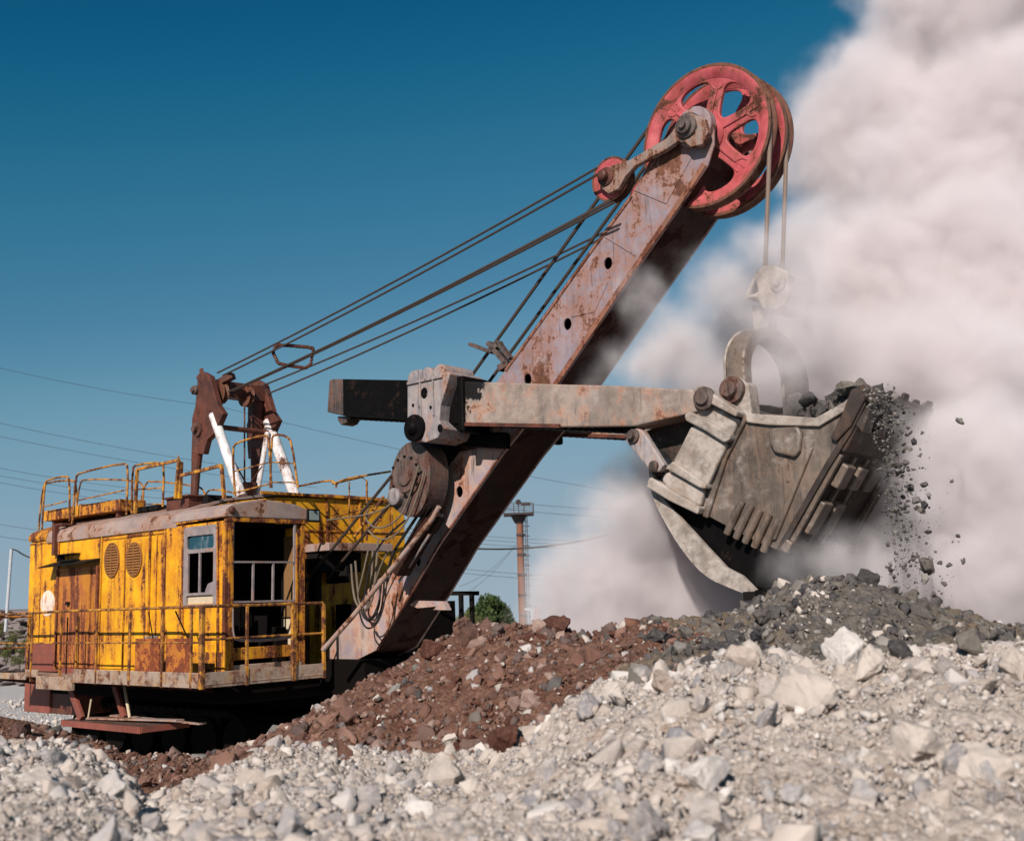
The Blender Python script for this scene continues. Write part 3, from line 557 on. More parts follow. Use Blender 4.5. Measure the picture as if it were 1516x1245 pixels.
# link arms to the suspension sheaves
LY=-.62
for s in(-1,1):
    y0=LY*(-s) if s>0 else LY
    y1=y0+.09 if s<0 else y0-.09
    pts=[(1024,168),(1043,176),(1048,195),(1040,214),(1022,218),(1008,206),(985,222),(940,246),(925,262),(915,280),(900,287),(889,278),(886,262),(893,250),(912,243),(930,238),(985,206),(1000,190),(1005,176)]
    o2=[(Q(a,b,LY)[0],Q(a,b,LY)[2]) for a,b in pts]
    lm=MB(); lm.plate(o2,[],y0,y1); lk=lm.build('link_arm',M['link'],ex,bev=.012)
    c3=Q(906,266,-.48); cc=(c3[0],s*.45,c3[2])
    sh=MB(); sh.lathe([(-.07,.26),(-.07,.30),(-.03,.27),(.03,.27),(.07,.30),(.07,.26)],cc,(0,1,0),40); sh.lathe([(-.04,.27),(.04,.27)],cc,(0,1,0),40)
    so_=sh.build('suspension_sheave',M['pink'],ex,smooth=True)
    hb_=MB(); hb_.lathe([(-.30,.04),(-.28,.07),(-.2,.07),(-.19,.13),(.19,.13),(.2,.07),(.28,.07),(.30,.04)],cc,(0,1,0),24); hb_.build('hub',M['rust'],so_,bev=.004)
    rm=MB(); rm.lathe([(-.075,.285),(-.075,.312),(-.05,.315),(-.02,.28),(.02,.28),(.05,.315),(.075,.312),(.075,.285)],cc,(0,1,0),40,cap=False); rm.build('rim',M['rim'],so_,smooth=True)
# ---- main sheaves
SHY=.22; sc_=Q(1048,204,-SHY); SR=.955
def sheave(yc,rot):
    hub_r=.2; ri=SR*.86
    holes=[]
    for k in range(6):
        a0=rot+k*60+30; pts=[]
        # rounded trapezoid between two spokes, drawn in polar space
        r0,r1=.33,.80; n=40
        for i in range(n):
            t=2*math.pi*i/n; ct,st=math.cos(t),math.sin(t); e=.7
            u=math.copysign(abs(ct)**e,ct); v=math.copysign(abs(st)**e,st)
            rr=SR*((r0+r1)/2+(r1-r0)/2*u); half=24-10*(1-(rr/SR-r0)/(r1-r0)); half=max(half,10)
            ang=R(a0+half*v); pts.append((rr*math.cos(ang)+sc_[0],rr*math.sin(ang)+sc_[2]))
        holes.append(pts)
    w=MB(); w.plate(circ(sc_[0],sc_[2],ri,ri,96),holes,yc-.035,yc+.035); wo_=w.build('sheave_wheel',M['pink'],ex,bev=.018)
    w=MB(); pr=[(-.04,.80),(-.06,.84),(-.085,.90),(-.085,.955),(-.075,.975),(-.03,.93),(0,.92),(.03,.93),(.075,.975),(.085,.955),(.085,.90),(.06,.84),(.04,.80)]
    w.lathe([(h,r*SR/.975*1.0) for h,r in pr],(sc_[0],yc,sc_[2]),(0,1,0),96,cap=False); w.build('rim_flange',M['pink'],wo_,smooth=True)
    w=MB(); pr=[(-.09,.945),(-.088,.982),(-.07,.982),(-.028,.94),(.028,.94),(.07,.982),(.088,.982),(.09,.945)]
    w.lathe([(h,r*SR/.975) for h,r in pr],(sc_[0],yc,sc_[2]),(0,1,0),96,cap=False); w.build('rim',M['rim'],wo_,smooth=True)
    w=MB()
    for k in range(6):   # raised rib on each spoke and half-moon boss by the rim
        a=R(rot+k*60); d=(math.cos(a),math.sin(a))
        A_=Vector((sc_[0]+d[0]*.18,yc-.04,sc_[2]+d[1]*.18)); B_=Vector((sc_[0]+d[0]*.62,yc-.04,sc_[2]+d[1]*.62))
        w.beam(A_,B_,.04,.03,(0,1,0)) if True else None
        C_=Vector((sc_[0]+d[0]*.72,yc-.036,sc_[2]+d[1]*.72))
        n_=Vector((-d[1],0,d[0])); dd=Vector((d[0],0,d[1])); arc=[C_+dd*(.09*math.cos(R(t)))*-1+n_*(.09*math.sin(R(t))) for t in range(-100,101,20)]
        w.tube(arc,.013,6); w.tube([C_-dd*.06,C_+dd*.06],.01,6)
    w.build('spoke_rib',M['pink'],wo_,bev=.005)
    w=MB(); w.lathe([(-.16,.10),(-.16,.17),(-.06,.26),(.06,.26),(.16,.17),(.16,.10)],(sc_[0],yc,sc_[2]),(0,1,0),36); w.build('hub',M['pink'],wo_,smooth=True)
sheave(-SHY,12); sheave(SHY,-8)
w=MB(); w.tube([(sc_[0],-.62,sc_[2]),(sc_[0],.62,sc_[2])],.09,20); w.build('sheave_axle',M['cast'],ex,smooth=True)
# head cheek on far side / inner guard
# ---- ropes
def rope(pts,r=.019,mat='rope',name='rope',sag=0):
    d_=MB(); P_=[Vector(p) for p in pts]
    if sag:
        q=[]; 
        for i in range(13): t=i/12; q.append(P_[0].lerp(P_[-1],t)-Vector((0,0,sag*4*t*(1-t))))
        P_=q
    d_.tube(P_,r,6); return d_.build(name,M[mat],ex,smooth=True)
for s in(-1,1):
    y=s*SHY; c=Vector((sc_[0],y,sc_[2])); rr=SR*.955
    bot=Q(1133,398,-SHY); bot=(bot[0],y,bot[2])
    a0,a1=-3,132; pts=[bot]+[c+Vector((math.cos(R(a0+(a1-a0)*i/24)),0,math.sin(R(a0+(a1-a0)*i/24))))*rr for i in range(25)]
    e=Q(692,565,-SHY); v=Vector((e[0],y,e[2]))-pts[-1]; pts.append(pts[-1]+v*1.02+Vector((0,0,0))); pts.append(Vector((2.3,y,3.05)))
    rope(pts,.026,'rope','hoist_rope')
    d_=MB(); d_.tube([bot,(pts[1])],.0285,8); d_.build('hoist_rope_fall',M['ropelight'],ex,smooth=True)
gp=G(318,568)
# suspension ropes
for i,(g0,y0,p1,y1) in enumerate((((322,552),gy0+.2,(884,249),-.80),((330,556),gy0+.25,(886,258),-.74),((334,582),gy0+.3,(905,298),-.82),((345,579),gy0+.4,(910,300),-.74),((352,575),-.1,(903,297),-.66),((386,572),gy1,(897,343),.55),((392,585),gy1+.05,(903,347),.68))):
    rope([Q(*g0,y0),Q(*p1,y1)],.017,'rope','suspension_rope',sag=.07)
# spreader of twisted chain round the ropes
ys=-.45
d_=MB(); ring=[(407,514),(404,522),(412,538),(425,541),(452,545),(460,540),(464,516),(455,514),(430,512),(412,511)]
pts=[Q(a,b,ys) for a,b in ring]; pts.append(pts[0]); d_.tube(pts,.022,6)
for a,b in zip(pts[:-1],pts[1:]):
    a,b=Vector(a),Vector(b); k=max(2,int((b-a).length/.05))
    for i in range(k):
        c=a.lerp(b,(i+.5)/k); d_.lathe([(-.012,.034),(.012,.034)],c,(b-a)+Vector((random.uniform(-.05,.05),random.uniform(-.1,.1),random.uniform(-.05,.05))),7)
d_.build('rope_spreader_chain',M['rust'],ex)
# idler bracket beside the boom
d_=MB()
for seg,w_ in((((697,510),(726,521)),.05),(((724,508),(752,540)),.07),(((737,506),(757,532)),.05),(((726,521),(742,508)),.08),(((740,546),(754,538)),.1)):
    d_.beam(Q(*seg[0],-.35),Q(*seg[1],-.35),w_,.12,(0,1,0))
d_.build('rope_idler',M['cast'],ex,bev=.008)
# ---- dipper stick (two parallel beams)
KY=-1.02
sp=[(487,563),(492,561),(605,563),(700,565),(830,569),(920,571),(1043,578),(1046,600),(1030,610),(938,631),(835,632),(700,628),(605,622),(510,616),(484,610)]
so2=[(Q(a,b,KY)[0],Q(a,b,KY)[2]) for a,b in sp]
xg=Q(685,600,KY)[0]
def clip(poly,x,right):
    s=[];n=len(poly)
    for i in range(n):
        a,b=poly[i],poly[(i+1)%n]; ga_,gb_=a[0]-x,b[0]-x
        if (ga_>=0)==right: s.append(a)
        if (ga_>=0)!=(gb_>=0): t=ga_/(ga_-gb_); s.append((a[0]+(b[0]-a[0])*t,a[1]+(b[1]-a[1])*t))
    return s
for s in(-1,1):
    ya,yb=(KY,KY+.42) if s<0 else (-KY-.42,-KY)
    st=MB(); st.plate(clip(so2,xg,True),[],ya,yb); sto=st.build('dipper_stick',M['stick'],ex,bev=.02)
    st=MB(); xg0=Q(508,600,KY)[0]; st.plate(clip(clip(so2,xg,False),xg0,True),[],ya,yb); st.build('greased_section',M['grease_shade'],sto,bev=.02)
    st=MB(); st.plate(clip(so2,xg0,False),[],ya,yb); st.build('stick_end',M['cast'],sto,bev=.02)
    st=MB(); a=Q(684,631,KY); b_=Q(830,634,KY); st.beam((a[0],ya-.01,a[2]+.03),(b_[0],ya-.01,b_[2]+.03),.03,.05,(0,0,1))
    st.box(a[0]-2.2,a[0]+3.0,ya+.12,yb-.12,0,0) if False else None
    st.build('rack_flange',M['rust'],sto)
    st=MB()
    x=so2[0][0]+.3; 
    while x<Q(930,630,KY)[0]:
        zz=so2[14][1]+(so2[9][1]-so2[14][1])*(x-so2[14][0])/(so2[9][0]-so2[14][0]); st.box(x,x+.06,ya+.1,yb-.1,zz-.09,zz+.02); x+=.12
    st.build('rack',M['grease_shade'],sto)
    e=Q(500,616,KY); st=MB(); st.plate([(e[0]-.12,e[2]+.02),(e[0]+.2,e[2]-.02),(e[0]+.1,e[2]-.12),(e[0]-.02,e[2]-.14),(e[0]-.1,e[2]-.05)],[],ya+.08,yb-.08); st.build('end_stop',M['cast'],sto,bev=.02)
    ep=Q(1044,590,KY); st=MB(); st.lathe([(0,.14),(.05,.14),(.06,.09),(.1,.08)],(ep[0],ya if s<0 else yb,ep[2]),(0,s,0),20); st.build('stick_pin',M['cast'],sto,bev=.005)
# saddle blocks
for s in(-1,1):
    y0=-1.22; y1=-.5
    o2=[(603,618),(603,562),(608,551),(618,547),(660,549),(666,553),(660,575),(652,600),(650,622),(654,634),(648,648),(630,655),(612,650),(604,636)]
    oo=[(Q(a,b,y0)[0],Q(a,b,y0)[2]) for a,b in o2]
    sb=MB(); hh=Q(628,582,y0); h2=Q(643,630,y0)
    ya,yb=(y0,y1) if s<0 else (-y1,-y0)
    sb.plate(oo,[circ(hh[0],hh[2],.06,.08,16)],ya,ya+.12) if s<0 else None
    sb.plate(oo,[],ya+.1,yb); sbo=sb.build('saddle_block',M['castlight'],ex,bev=.012)
    sb=MB()
    for k in(0,1,2):
        xa=Q(612+k*19,560,y0)[0]; za=Q(611,560,y0)[2]
        sb.lathe([(0,.10),(.03,.125),(abs(yb-ya)-.1,.125)],(xa,ya-.012,za),(0,1,0),20)
        sb.box(xa-.13,xa-.105,ya-.025,ya+.01,za-.62,za) if k else None
    sb.box(Q(604,566,y0)[0],Q(656,566,y0)[0],ya-.03,ya+.01,Q(611,569,y0)[2],Q(611,565,y0)[2])
    sb.build('saddle_rib',M['castlight'],sbo,bev=.006)
    if s<0:
        for (a,b,r1,r2) in((628,582,.055,.075),(622,603,.02,.025),(638,603,.02,.025),(612,600,.02,.025),(652,634,.045,.06)):
            q=Q(a,b,y0); sb=MB(); sb.plate(circ(q[0],q[2],r1,r2,16),[],ya-.014,ya-.002); sb.build('casting_hole_shade',M['grease_shade'],sbo)  # flat black discs painted for the dark inside the casting holes
    sb=MB(); pb=Q(616,634,y0); sb.lathe([(0,.2),(.06,.2),(.07,.12),(.12,.09),(.16,.05)],(pb[0],ya,pb[2]),(0,-1,0),24); sb.build('pinion_cap',M['grease_shade'],sbo,bev=.005)
    sb=MB(); x_=Q(672,600,y0)[0]; sb.box(oo[5][0]-.02,oo[5][0]+.10,ya+.15,yb,Q(660,640,y0)[2],oo[5][1]-.02); sb.build('wear_plate',M['grease_shade'],sbo,bev=.03)
# crowd gear housing
gy=-1.05
h_=MB(); o2=[(592,664),(606,653),(620,655),(632,665),(637,690),(636,720),(628,748),(614,766),(598,764),(580,750),(575,735),(577,710),(583,683)]
o2=chai(o2); h_.pix(o2,gy,-.66); gh=h_.build('gear_housing',M['cast'],ex,bev=.03)
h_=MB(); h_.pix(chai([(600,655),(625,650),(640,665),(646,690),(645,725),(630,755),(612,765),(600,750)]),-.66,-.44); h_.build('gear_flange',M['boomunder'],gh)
c3=Q(604,706,gy); h_=MB(); h_.lathe([(0,.31),(.03,.31),(.04,.26),(.06,.25),(.05,.16),(.08,.15),(.09,.05)],(c3[0]-.02,gy,c3[2]+.02),(0,-1,0),40); h_.build('gear_cover',M['cast'],gh,smooth=True)
h_=MB()
for k in range(12): a=R(30*k); h_.lathe([(0,.022),(.03,.022)],(c3[0]-.02+.285*math.cos(a),gy-.03,c3[2]+.02+.285*math.sin(a)),(0,-1,0),6)
h_.build('cover_bolt',M['darksteel'],gh)
h_=MB(); c4=Q(582,735,gy-.1); h_.lathe([(0,.13),(.1,.13),(.12,.08)],(c4[0],gy,c4[2]),(0,-1,0),24); h_.build('motor_flange',M['castlight'],gh,bev=.01)
h_=MB(); h_.pix([(640,640),(746,640),(748,664),(700,662),(672,668),(655,690),(650,722),(640,700)],-.6,-.46); h_.build('shaft_case_shadow',M['grease_shade'],gh,bev=.03)  # shaft case in black, outline shaped to the shadow under the stick
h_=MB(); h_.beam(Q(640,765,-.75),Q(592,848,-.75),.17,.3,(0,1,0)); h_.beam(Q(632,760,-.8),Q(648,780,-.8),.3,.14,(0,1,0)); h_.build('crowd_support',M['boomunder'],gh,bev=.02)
# diagonal pipe strut and hoses
h_=MB(); h_.tube([Q(478,962,-1.35),Q(520,915,-1.25),Q(640,768,-.95),Q(650,750,-.95)],.038,10); h_.build('pipe_strut',M['roof'],ex,smooth=True)
h_=MB(); h_.tube([Q(655,762,-.8),Q(590,862,-.7)],.022,6); h_.build('grease_pipe',M['castlight'],ex)
def hose(pp,y,r,mat='hosedust',name='hose'):
    h_=MB(); h_.tube([Q(a,b,y+(0 if k==0 else random.uniform(-.06,.06))) for k,(a,b) in enumerate(pp)],r,7,2); return h_.build(name,M[mat],ex,smooth=True)
hose([(520,835),(522,870),(527,895),(540,905),(552,890),(556,850),(560,800)],-.75,.018)
hose([(526,830),(530,880),(536,910),(545,900),(550,860),(552,815)],-.8,.018)
hose([(545,815),(535,860),(528,885),(538,900),(550,880),(562,840),(575,815)],-.8,.014)
hose([(565,860),(562,890),(552,915),(540,918),(533,900),(540,880)],-.9,.014,'hose')
hose([(570,850),(566,900),(556,925),(545,932),(536,922),(532,905)],-.85,.014,'hose')
hose([(560,860),(564,885),(558,910),(544,922),(538,908)],-.88,.012,'hose')
hose([(620,690),(605,740),(590,770),(560,785),(540,770),(546,752)],-1.15,.014)
hose([(628,700),(610,760),(585,795),(560,800),(545,785)],-1.12,.014)
hose([(594,735),(560,760),(500,768),(484,770)],-1.1,.013)
hose([(700,745),(650,790),(610,820),(575,850)],-.6,.03,'hose') if False else None
hose([(600,770),(570,795),(548,830),(540,880)],-.95,.016,'hose')
hose([(630,745),(600,790),(580,820),(572,860)],-.9,.024,'hose')
hose([(636,750),(606,800),(590,830)],-.93,.02,'cast' if False else 'hose')
# ---- dipper
DY0,DY1=-.85,.85
def D(px,py,y=DY0): return Q(px,py,y)
side=[(1105,612),(1150,617),(1210,620),(1245,600),(1285,569),(1292,580),(1262,640),(1230,690),(1190,760),(1157,817),(1110,797),(1050,765),(1000,740),(966,722),(985,700),(1002,672),(1028,625),(1047,590),(1075,600)]
so3=[(D(a,b)[0],D(a,b)[2]) for a,b in side]
dp=MB(); dp.plate(so3,[],DY0,DY0+.07); dp.plate(so3,[],DY1-.07,DY1)
dipper=dp.build('dipper',M['dipper'],ex,bev=.01)
def sheet(pts,y0,y1,t,name,mat,bev=.01,flip=1):
    d_=MB(); P2=[(Q(a,b,DY0)[0],Q(a,b,DY0)[2]) for a,b in pts]; o=[]; n=len(P2)
    for i in range(n):
        a=Vector(P2[max(i-1,0)]); b=Vector(P2[min(i+1,n-1)]); d=(b-a).normalized(); o.append(tuple(Vector(P2[i])+Vector((-d.y,d.x))*t*flip))
    d_.plate(P2+o[::-1],[],y0,y1); return d_.build(name,M[mat],dipper,bev=bev)
sheet([(1292,580),(1262,640),(1230,690),(1190,760),(1157,817)],DY0-.02,DY1+.02,.07,'front_wall','dipdark',flip=-1)
sheet([(1075,600),(1047,590),(1028,625),(1002,672),(985,700),(966,722)],DY0+.07,DY1-.07,.06,'back_wall','dipper',flip=1)
# front wall ribs, teeth and boxes
def FW(t,y,o=0):   # point on the front wall: t along from lip(0) to bottom(1)
    a=np.array(D(1290,578)); b=np.array(D(1159,815)); p=a+(b-a)*t; dr=(b-a)/np.linalg.norm(b-a); nn=np.array([-dr[2],0,dr[0]]); 
    if nn[0]<0: nn=-nn
    p=p+nn*o; return (p[0],y,p[2])
def fbox(d_,t0,t1,y0,y1,h0,h1):
    vs_=[FW(t,y,o) for t in(t0,t1) for y in(y0,y1) for o in(h0,h1)]
    d_.add(vs_,[(0,1,3,2),(4,6,7,5),(0,4,5,1),(2,3,7,6),(0,2,6,4),(1,5,7,3)])
for i,y in enumerate((-.74,-.37,.0,.37,.74)):
    d_=MB(); jt=random.uniform(-.015,.015); vs_=[FW(-.03+jt,y-.075,-.01),FW(-.03+jt,y+.075,-.01),FW(-.03+jt,y+.075,.03),FW(-.03+jt,y-.075,.03),FW(.20,y-.12,.0),FW(.20,y+.12,.0),FW(.22,y+.12,.15),FW(.22,y-.12,.15)]
    d_.add(vs_,[(0,1,2,3),(4,7,6,5),(0,4,5,1),(1,5,6,2),(2,6,7,3),(3,7,4,0)]); d_.build('tooth',M['dipdark'],dipper,bev=.02)
d_=MB(); fbox(d_,.0,.36,-.84,.84,-.01,.07); d_.build('lip_plate',M['dipdark'],dipper,bev=.02)
for y in(-.80,-.45,-.12,.62):
    d_=MB(); fbox(d_,.38,.93,y-.03,y+.03,0,.06); d_.build('front_rib',M['dipper'],dipper,bev=.01)
d_=MB()
for y in(-.62,-.28,.08): fbox(d_,.42,.56,y-.11,y+.11,0,.15)
for y in(-.62,-.28): fbox(d_,.66,.86,y-.12,y+.12,0,.12)
d_.build('wear_block',M['dipper'],dipper,bev=.02)
d_=MB(); fbox(d_,.93,1.0,DY0-.03,DY1+.03,-.03,.07); d_.build('bottom_band',M['dipper'],dipper,bev=.02)
# side wall details on the near face
def slab(pp,t,name='side_rib',mat='dipper',bev=.02,y=DY0):
    d_=MB(); o=[(D(a,b)[0],D(a,b)[2]) for a,b in pp]; d_.plate(o,[],y-t,y+.005); return d_.build(name,M[mat],dipper,bev=bev)
slab([(1040,578),(1050,573),(1075,590),(1106,612),(1103,620),(1070,603),(1042,588)],.22,'top_lug','dusty')
slab([(1043,600),(1055,596),(1100,622),(1090,650),(1035,620)],.12,'side_panel','dusty',.03)
slab([(1024,617),(1030,609),(1092,645),(1091,653),(1082,657),(1050,637),(1026,625)],.17,'side_rib','dusty')
slab([(1030,632),(1040,632),(1083,658),(1052,722),(1002,688)],.10,'side_panel','dusty',.03)
slab([(1000,689),(1006,684),(1055,717),(1054,725),(1045,723),(1000,697)],.16,'side_rib','dusty')
slab([(990,700),(1002,700),(1048,725),(1042,750),(1000,730),(985,712)],.09,'side_panel','dusty',.03)
slab([(969,712),(973,707),(1004,727),(1045,752),(1042,762),(1000,742),(967,722)],.15,'side_rib','dusty')
slab([(1104,612),(1112,614),(1078,680),(1050,768),(1042,764),(1070,685)],.05,'corner_seam','dipper')
for k in range(5):
    a=(1100+k*13.5,742+k*6.5); b_=(1077+k*13.5,790+k*6.5); d_=MB(); A_=np.array(D(*a)); B_=np.array(D(*b_)); d_.tube([tuple(A_+[0,-.01,0]),tuple((A_+B_)/2+[0,-.03,0]),tuple(B_+[0,-.01,0])],[.045,.052,.045],12); d_.build('rubbing_bar',M['dipper'],dipper,smooth=True)
slab([(1141,640),(1148,634),(1185,632),(1190,640),(1187,668),(1180,678),(1150,670),(1143,658)],.07,'side_boss','dipper',.03)
slab([(1105,612),(1210,619),(1250,597),(1285,568),(1284,580),(1252,610),(1215,632),(1140,630),(1108,626)],.05,'rim_band','dusty',.015)
slab([(1262,578),(1285,568),(1291,577),(1262,632),(1240,655),(1232,650),(1250,612)],.06,'lip_casting','dipdark',.02)
slab([(1198,664),(1206,662),(1150,800),(1140,800)],.04,'side_rib','dipper')
# pitch brace
slab([(940,655),(948,640),(958,636),(968,642),(998,690),(990,700),(978,700)],.10,'pitch_brace','castlight',.02,y=DY0-.12)
c3=D(953,648); d_=MB(); d_.lathe([(0,.09),(.05,.09),(.06,.05),(.12,.045)],(c3[0],DY0-.2,c3[2]),(0,-1,0),20); c4=D(983,692); d_.lathe([(0,.07),(.04,.07),(.05,.04)],(c4[0],DY0-.2,c4[2]),(0,-1,0),20); d_.build('brace_pin',M['cast'],dipper,bev=.004)
d_=MB(); c5=D(1010,680,-.3); d_.lathe([(-.05,.3),(.05,.3)],(c5[0]-.05,-.35,c5[2]),(0,1,0),32); d_.build('brace_disc',M['dusty'],dipper,bev=.01)
d_=MB(); d_.pix([(940,642),(952,640),(1000,618),(1048,600),(1030,640),(1000,690),(985,672)],-.6,.6); d_.build('stick_yoke',M['dipdark'],dipper,bev=.02)
# open door (curved tray)
crout=[(960,692),(962,712),(966,738),(985,775),(1005,808),(1030,840),(1052,858),(1075,868),(1110,882)]
crout=crout[:1]+[q for a,b in zip(crout,crout[1:]) for q in((a[0]*.75+b[0]*.25,a[1]*.75+b[1]*.25),(a[0]*.25+b[0]*.75,a[1]*.25+b[1]*.75))]+crout[-1:]
crin=[(1119,873),(1098,852),(1075,840),(1045,808),(1010,770),(985,742),(972,722),(967,704)]
dr=MB(); dr.pix(crout+crin,DY0,DY0+.06); dr.pix(crout+crin,DY1-.06,DY1); 
dro=dr.build('dipper_door',M['dusty'],ex,bev=.01)
dr=MB(); o=[(D(a,b)[0],D(a,b)[2]) for a,b in crout]; n=len(o)
i2=[]
for i in range(n):
    a=Vector(o[max(i-1,0)]); b=Vector(o[min(i+1,n-1)]); d=(b-a).normalized(); i2.append(tuple(Vector(o[i])+Vector((-d.y,d.x))*.04))
dr.plate(o+i2[::-1],[],DY0+.06,DY1-.06); dr.build('door_skin',M['dipdark'],dro)
dr=MB(); p_=D(1112,878); dr.box(p_[0]-.1,p_[0]+.06,DY0-.02,DY0+.15,p_[2]-.08,p_[2]+.02); dr.build('door_latch',M['darksteel'],dro,bev=.01)
dr=MB(); dr.pix([(975,705),(1010,720),(1090,770),(1130,800),(1122,868),(1085,845),(1040,800),(990,742)],DY0+.12,.05); dr.build('door_inner_shade',M['grease_shade'],dro)  # black fill stands in for the shade inside the open door
# bail
bx=D(1088,575)[0]; bz=D(1088,575)[2]
ba=MB(); ro,ri_=.84,.65; top_=D(1080,500)[2]
arch=[(-ro,bz-.1)]+[(-ro,bz)]+[( ro*math.cos(R(a)),bz+.25+.60*math.sin(R(a))) for a in range(180,-1,-10)]+[(ro,bz-.1),(ri_,bz-.1)]+[(ri_*math.cos(R(a)),bz+.25+.44*math.sin(R(a))) for a in range(0,181,10)]+[(-ri_,bz-.1)]
ba.plate(arch,[],bx-.13,bx+.14,'x'); bail=ba.build('bail',M['dipper'],ex,bev=.03)
ba=MB(); ba.plate([(y*.98,z+.02) for y,z in arch],[[(-.02,bz+.2)]*0] if False else [],bx-.16,bx-.12,'x'); ba.build('bail_flange',M['dusty'],bail,bev=.015)
ba=MB()
for s in(-1,1): ba.lathe([(0,.16),(.08,.16),(.09,.1),(.16,.09)],(bx-.02,s*ro-(.0 if s<0 else -.0),bz-.02),(0,s,0),24)
ba.build('bail_pin',M['cast'],bail,bev=.006)
ba=MB()
for s in(-1,1): ba.plate([(bx-.16,bz-.3),(bx+.2,bz-.4),(bx+.18,bz+.02),(bx+.08,bz+.12),(bx-.08,bz+.1),(bx-.16,bz-.05)],[],s*.83-(.02 if s<0 else -.02),s*.62); 
ba.build('bail_lug',M['dusty'],bail,bev=.02)
# equaliser block
EY=-.3
eb=MB(); eb.pix([(1101,441),(1104,432),(1118,405),(1128,393),(1142,391),(1166,402),(1168,436),(1160,452),(1148,460),(1128,458),(1120,442)],EY,.3,holes=[[(1118,414),(1121,432),(1108,437)]]); ebo=eb.build('rope_equaliser',M['dusty'],ex,bev=.03)
eb=MB(); c6=Q(1153,420,EY); eb.lathe([(0,.1),(.04,.1),(.05,.05),(.07,.05)],(c6[0],EY,c6[2]),(0,-1,0),20); eb.box(bx-.1,bx+.12,-.12,.12,bz+.7,Q(1140,452,0)[2]); eb.build('equaliser_link',M['dusty'],ebo,bev=.02)
# ---- undercarriage
u=MB(); u.box(-3.0,3.1,-2.3,2.4,1.18,1.6); u.box(-1.6,1.8,-1.6,1.6,.75,1.18); u.lathe([(0,1.5),(.14,1.5)],(0,0,.85),(0,0,1),40); u.box(3.1,4.2,-.6,.6,1.2,1.75); un=u.build('revolving_frame',M['under'],ex,bev=.02)
u=MB(); a=Q(38,1008,-2.3); b_=Q(74,1056,-2.3); u.box(a[0],b_[0],-2.32,-1.0,b_[2],1.6); u.build('counterweight',M['redrust'],un,bev=.015)
u=MB(); u.box(b_[0]+.01,b_[0]+.9,-2.28,-1.0,b_[2]+.0,1.6); u.build('rear_box',M['rust'],un,bev=.015)
for s in(-1,1):
    u=MB(); ring=arcpts(2.3,.5,.48,-90,90,10)+arcpts(-2.3,.5,.48,90,270,10); ring2=arcpts(2.3,.5,.40,-90,90,10)+arcpts(-2.3,.5,.40,90,270,10)
    u.plate(ring,[ring2],s*1.35-.42,s*1.35+.42); 
    for i in range(len(ring)): pass
    x=-2.3
    while x<2.3: u.box(x,x+.2,s*1.35-.46,s*1.35+.46,.97,1.02); u.box(x,x+.2,s*1.35-.46,s*1.35+.46,-.02,.03); x+=.26
    tr=u.build('crawler_track',M['under'],ex,bev=.01)
    for x in(-2.3,-1.4,-.5,.5,1.4,2.3):
        u=MB(); u.lathe([(-.3,.36),(.3,.36)],(x,s*1.35,.5),(0,1,0),24); u.build('track_wheel',M['under'],tr)
u=MB(); u.box(-2.0,2.0,-1.3,1.3,.35,.8); u.build('lower_frame',M['under'],ex)
u=MB(); e=QX(674,889,2.9); u.box(2.2,2.9,.5,e[1],1.0,e[2]); u.box(2.9,4.3,.6,1.6,1.0,1.75); u.build('front_bulkhead',M['under'],ex,bev=.01)
# boom foot bracket, dark column behind the boom foot
# step platform hung below the walkway
c1=Q(92,1066,WY+.1); c2=Q(209,1081,WY+.1); zz=(c1[2]+c2[2])/2
u=MB(); u.box(c1[0],c2[0],WY+.1,WY+.95,zz-.0,zz+.03); stp=u.build('step_platform',M['cast'],ex)
u=MB(); u.box(c1[0],c2[0],WY+.08,WY+.1,zz-.07,zz+.03); u.box(c2[0],c2[0]+.02,WY+.1,WY+.95,zz-.06,zz+.03); u.build('step_edge',M['redrust'],stp)
u=MB(); u.beam(Q(100,1005,WY+.2),Q(121,1064,WY+.2),.14,.06,(0,1,0)); u.beam(Q(168,1008,WY+.6),Q(184,1062,WY+.6),.12,.06,(0,1,0)); u.build('step_hanger',M['redrust'],stp,bev=.005)
u=MB(); u.beam((c1[0]+.2,WY+.3,zz+.05),(c2[0]+.25,WY+.62,zz+.09),.16,.025); u.beam((c1[0]+.5,WY+.75,zz+.06),(c2[0]+.45,WY+.9,zz+.02),.14,.025); u.build('step_plank',M['roof'],stp)
u=MB(); u.tube([Q(184,1015,WY+.5),Q(192,1062,WY+.5)],.025,8); u.tube([Q(135,1035,WY+.3),Q(130,1066,WY+.3)],.015,8); u.beam(Q(96,1000,WY+.1),Q(97,1022,WY+.1),.1,.03,(0,1,0)); u.build('step_rod',M['cream'],stp)
# ================================================================== terrain and rubble
HZ=lambda px:888-.0332*(px-758)
def tz(px,row,d):          # (azimuth tangent, height) of the ground point seen at a pixel at depth d
    r=ray(px,row); return r[0]/r[1], EYE[2]+r[2]/r[1]*d
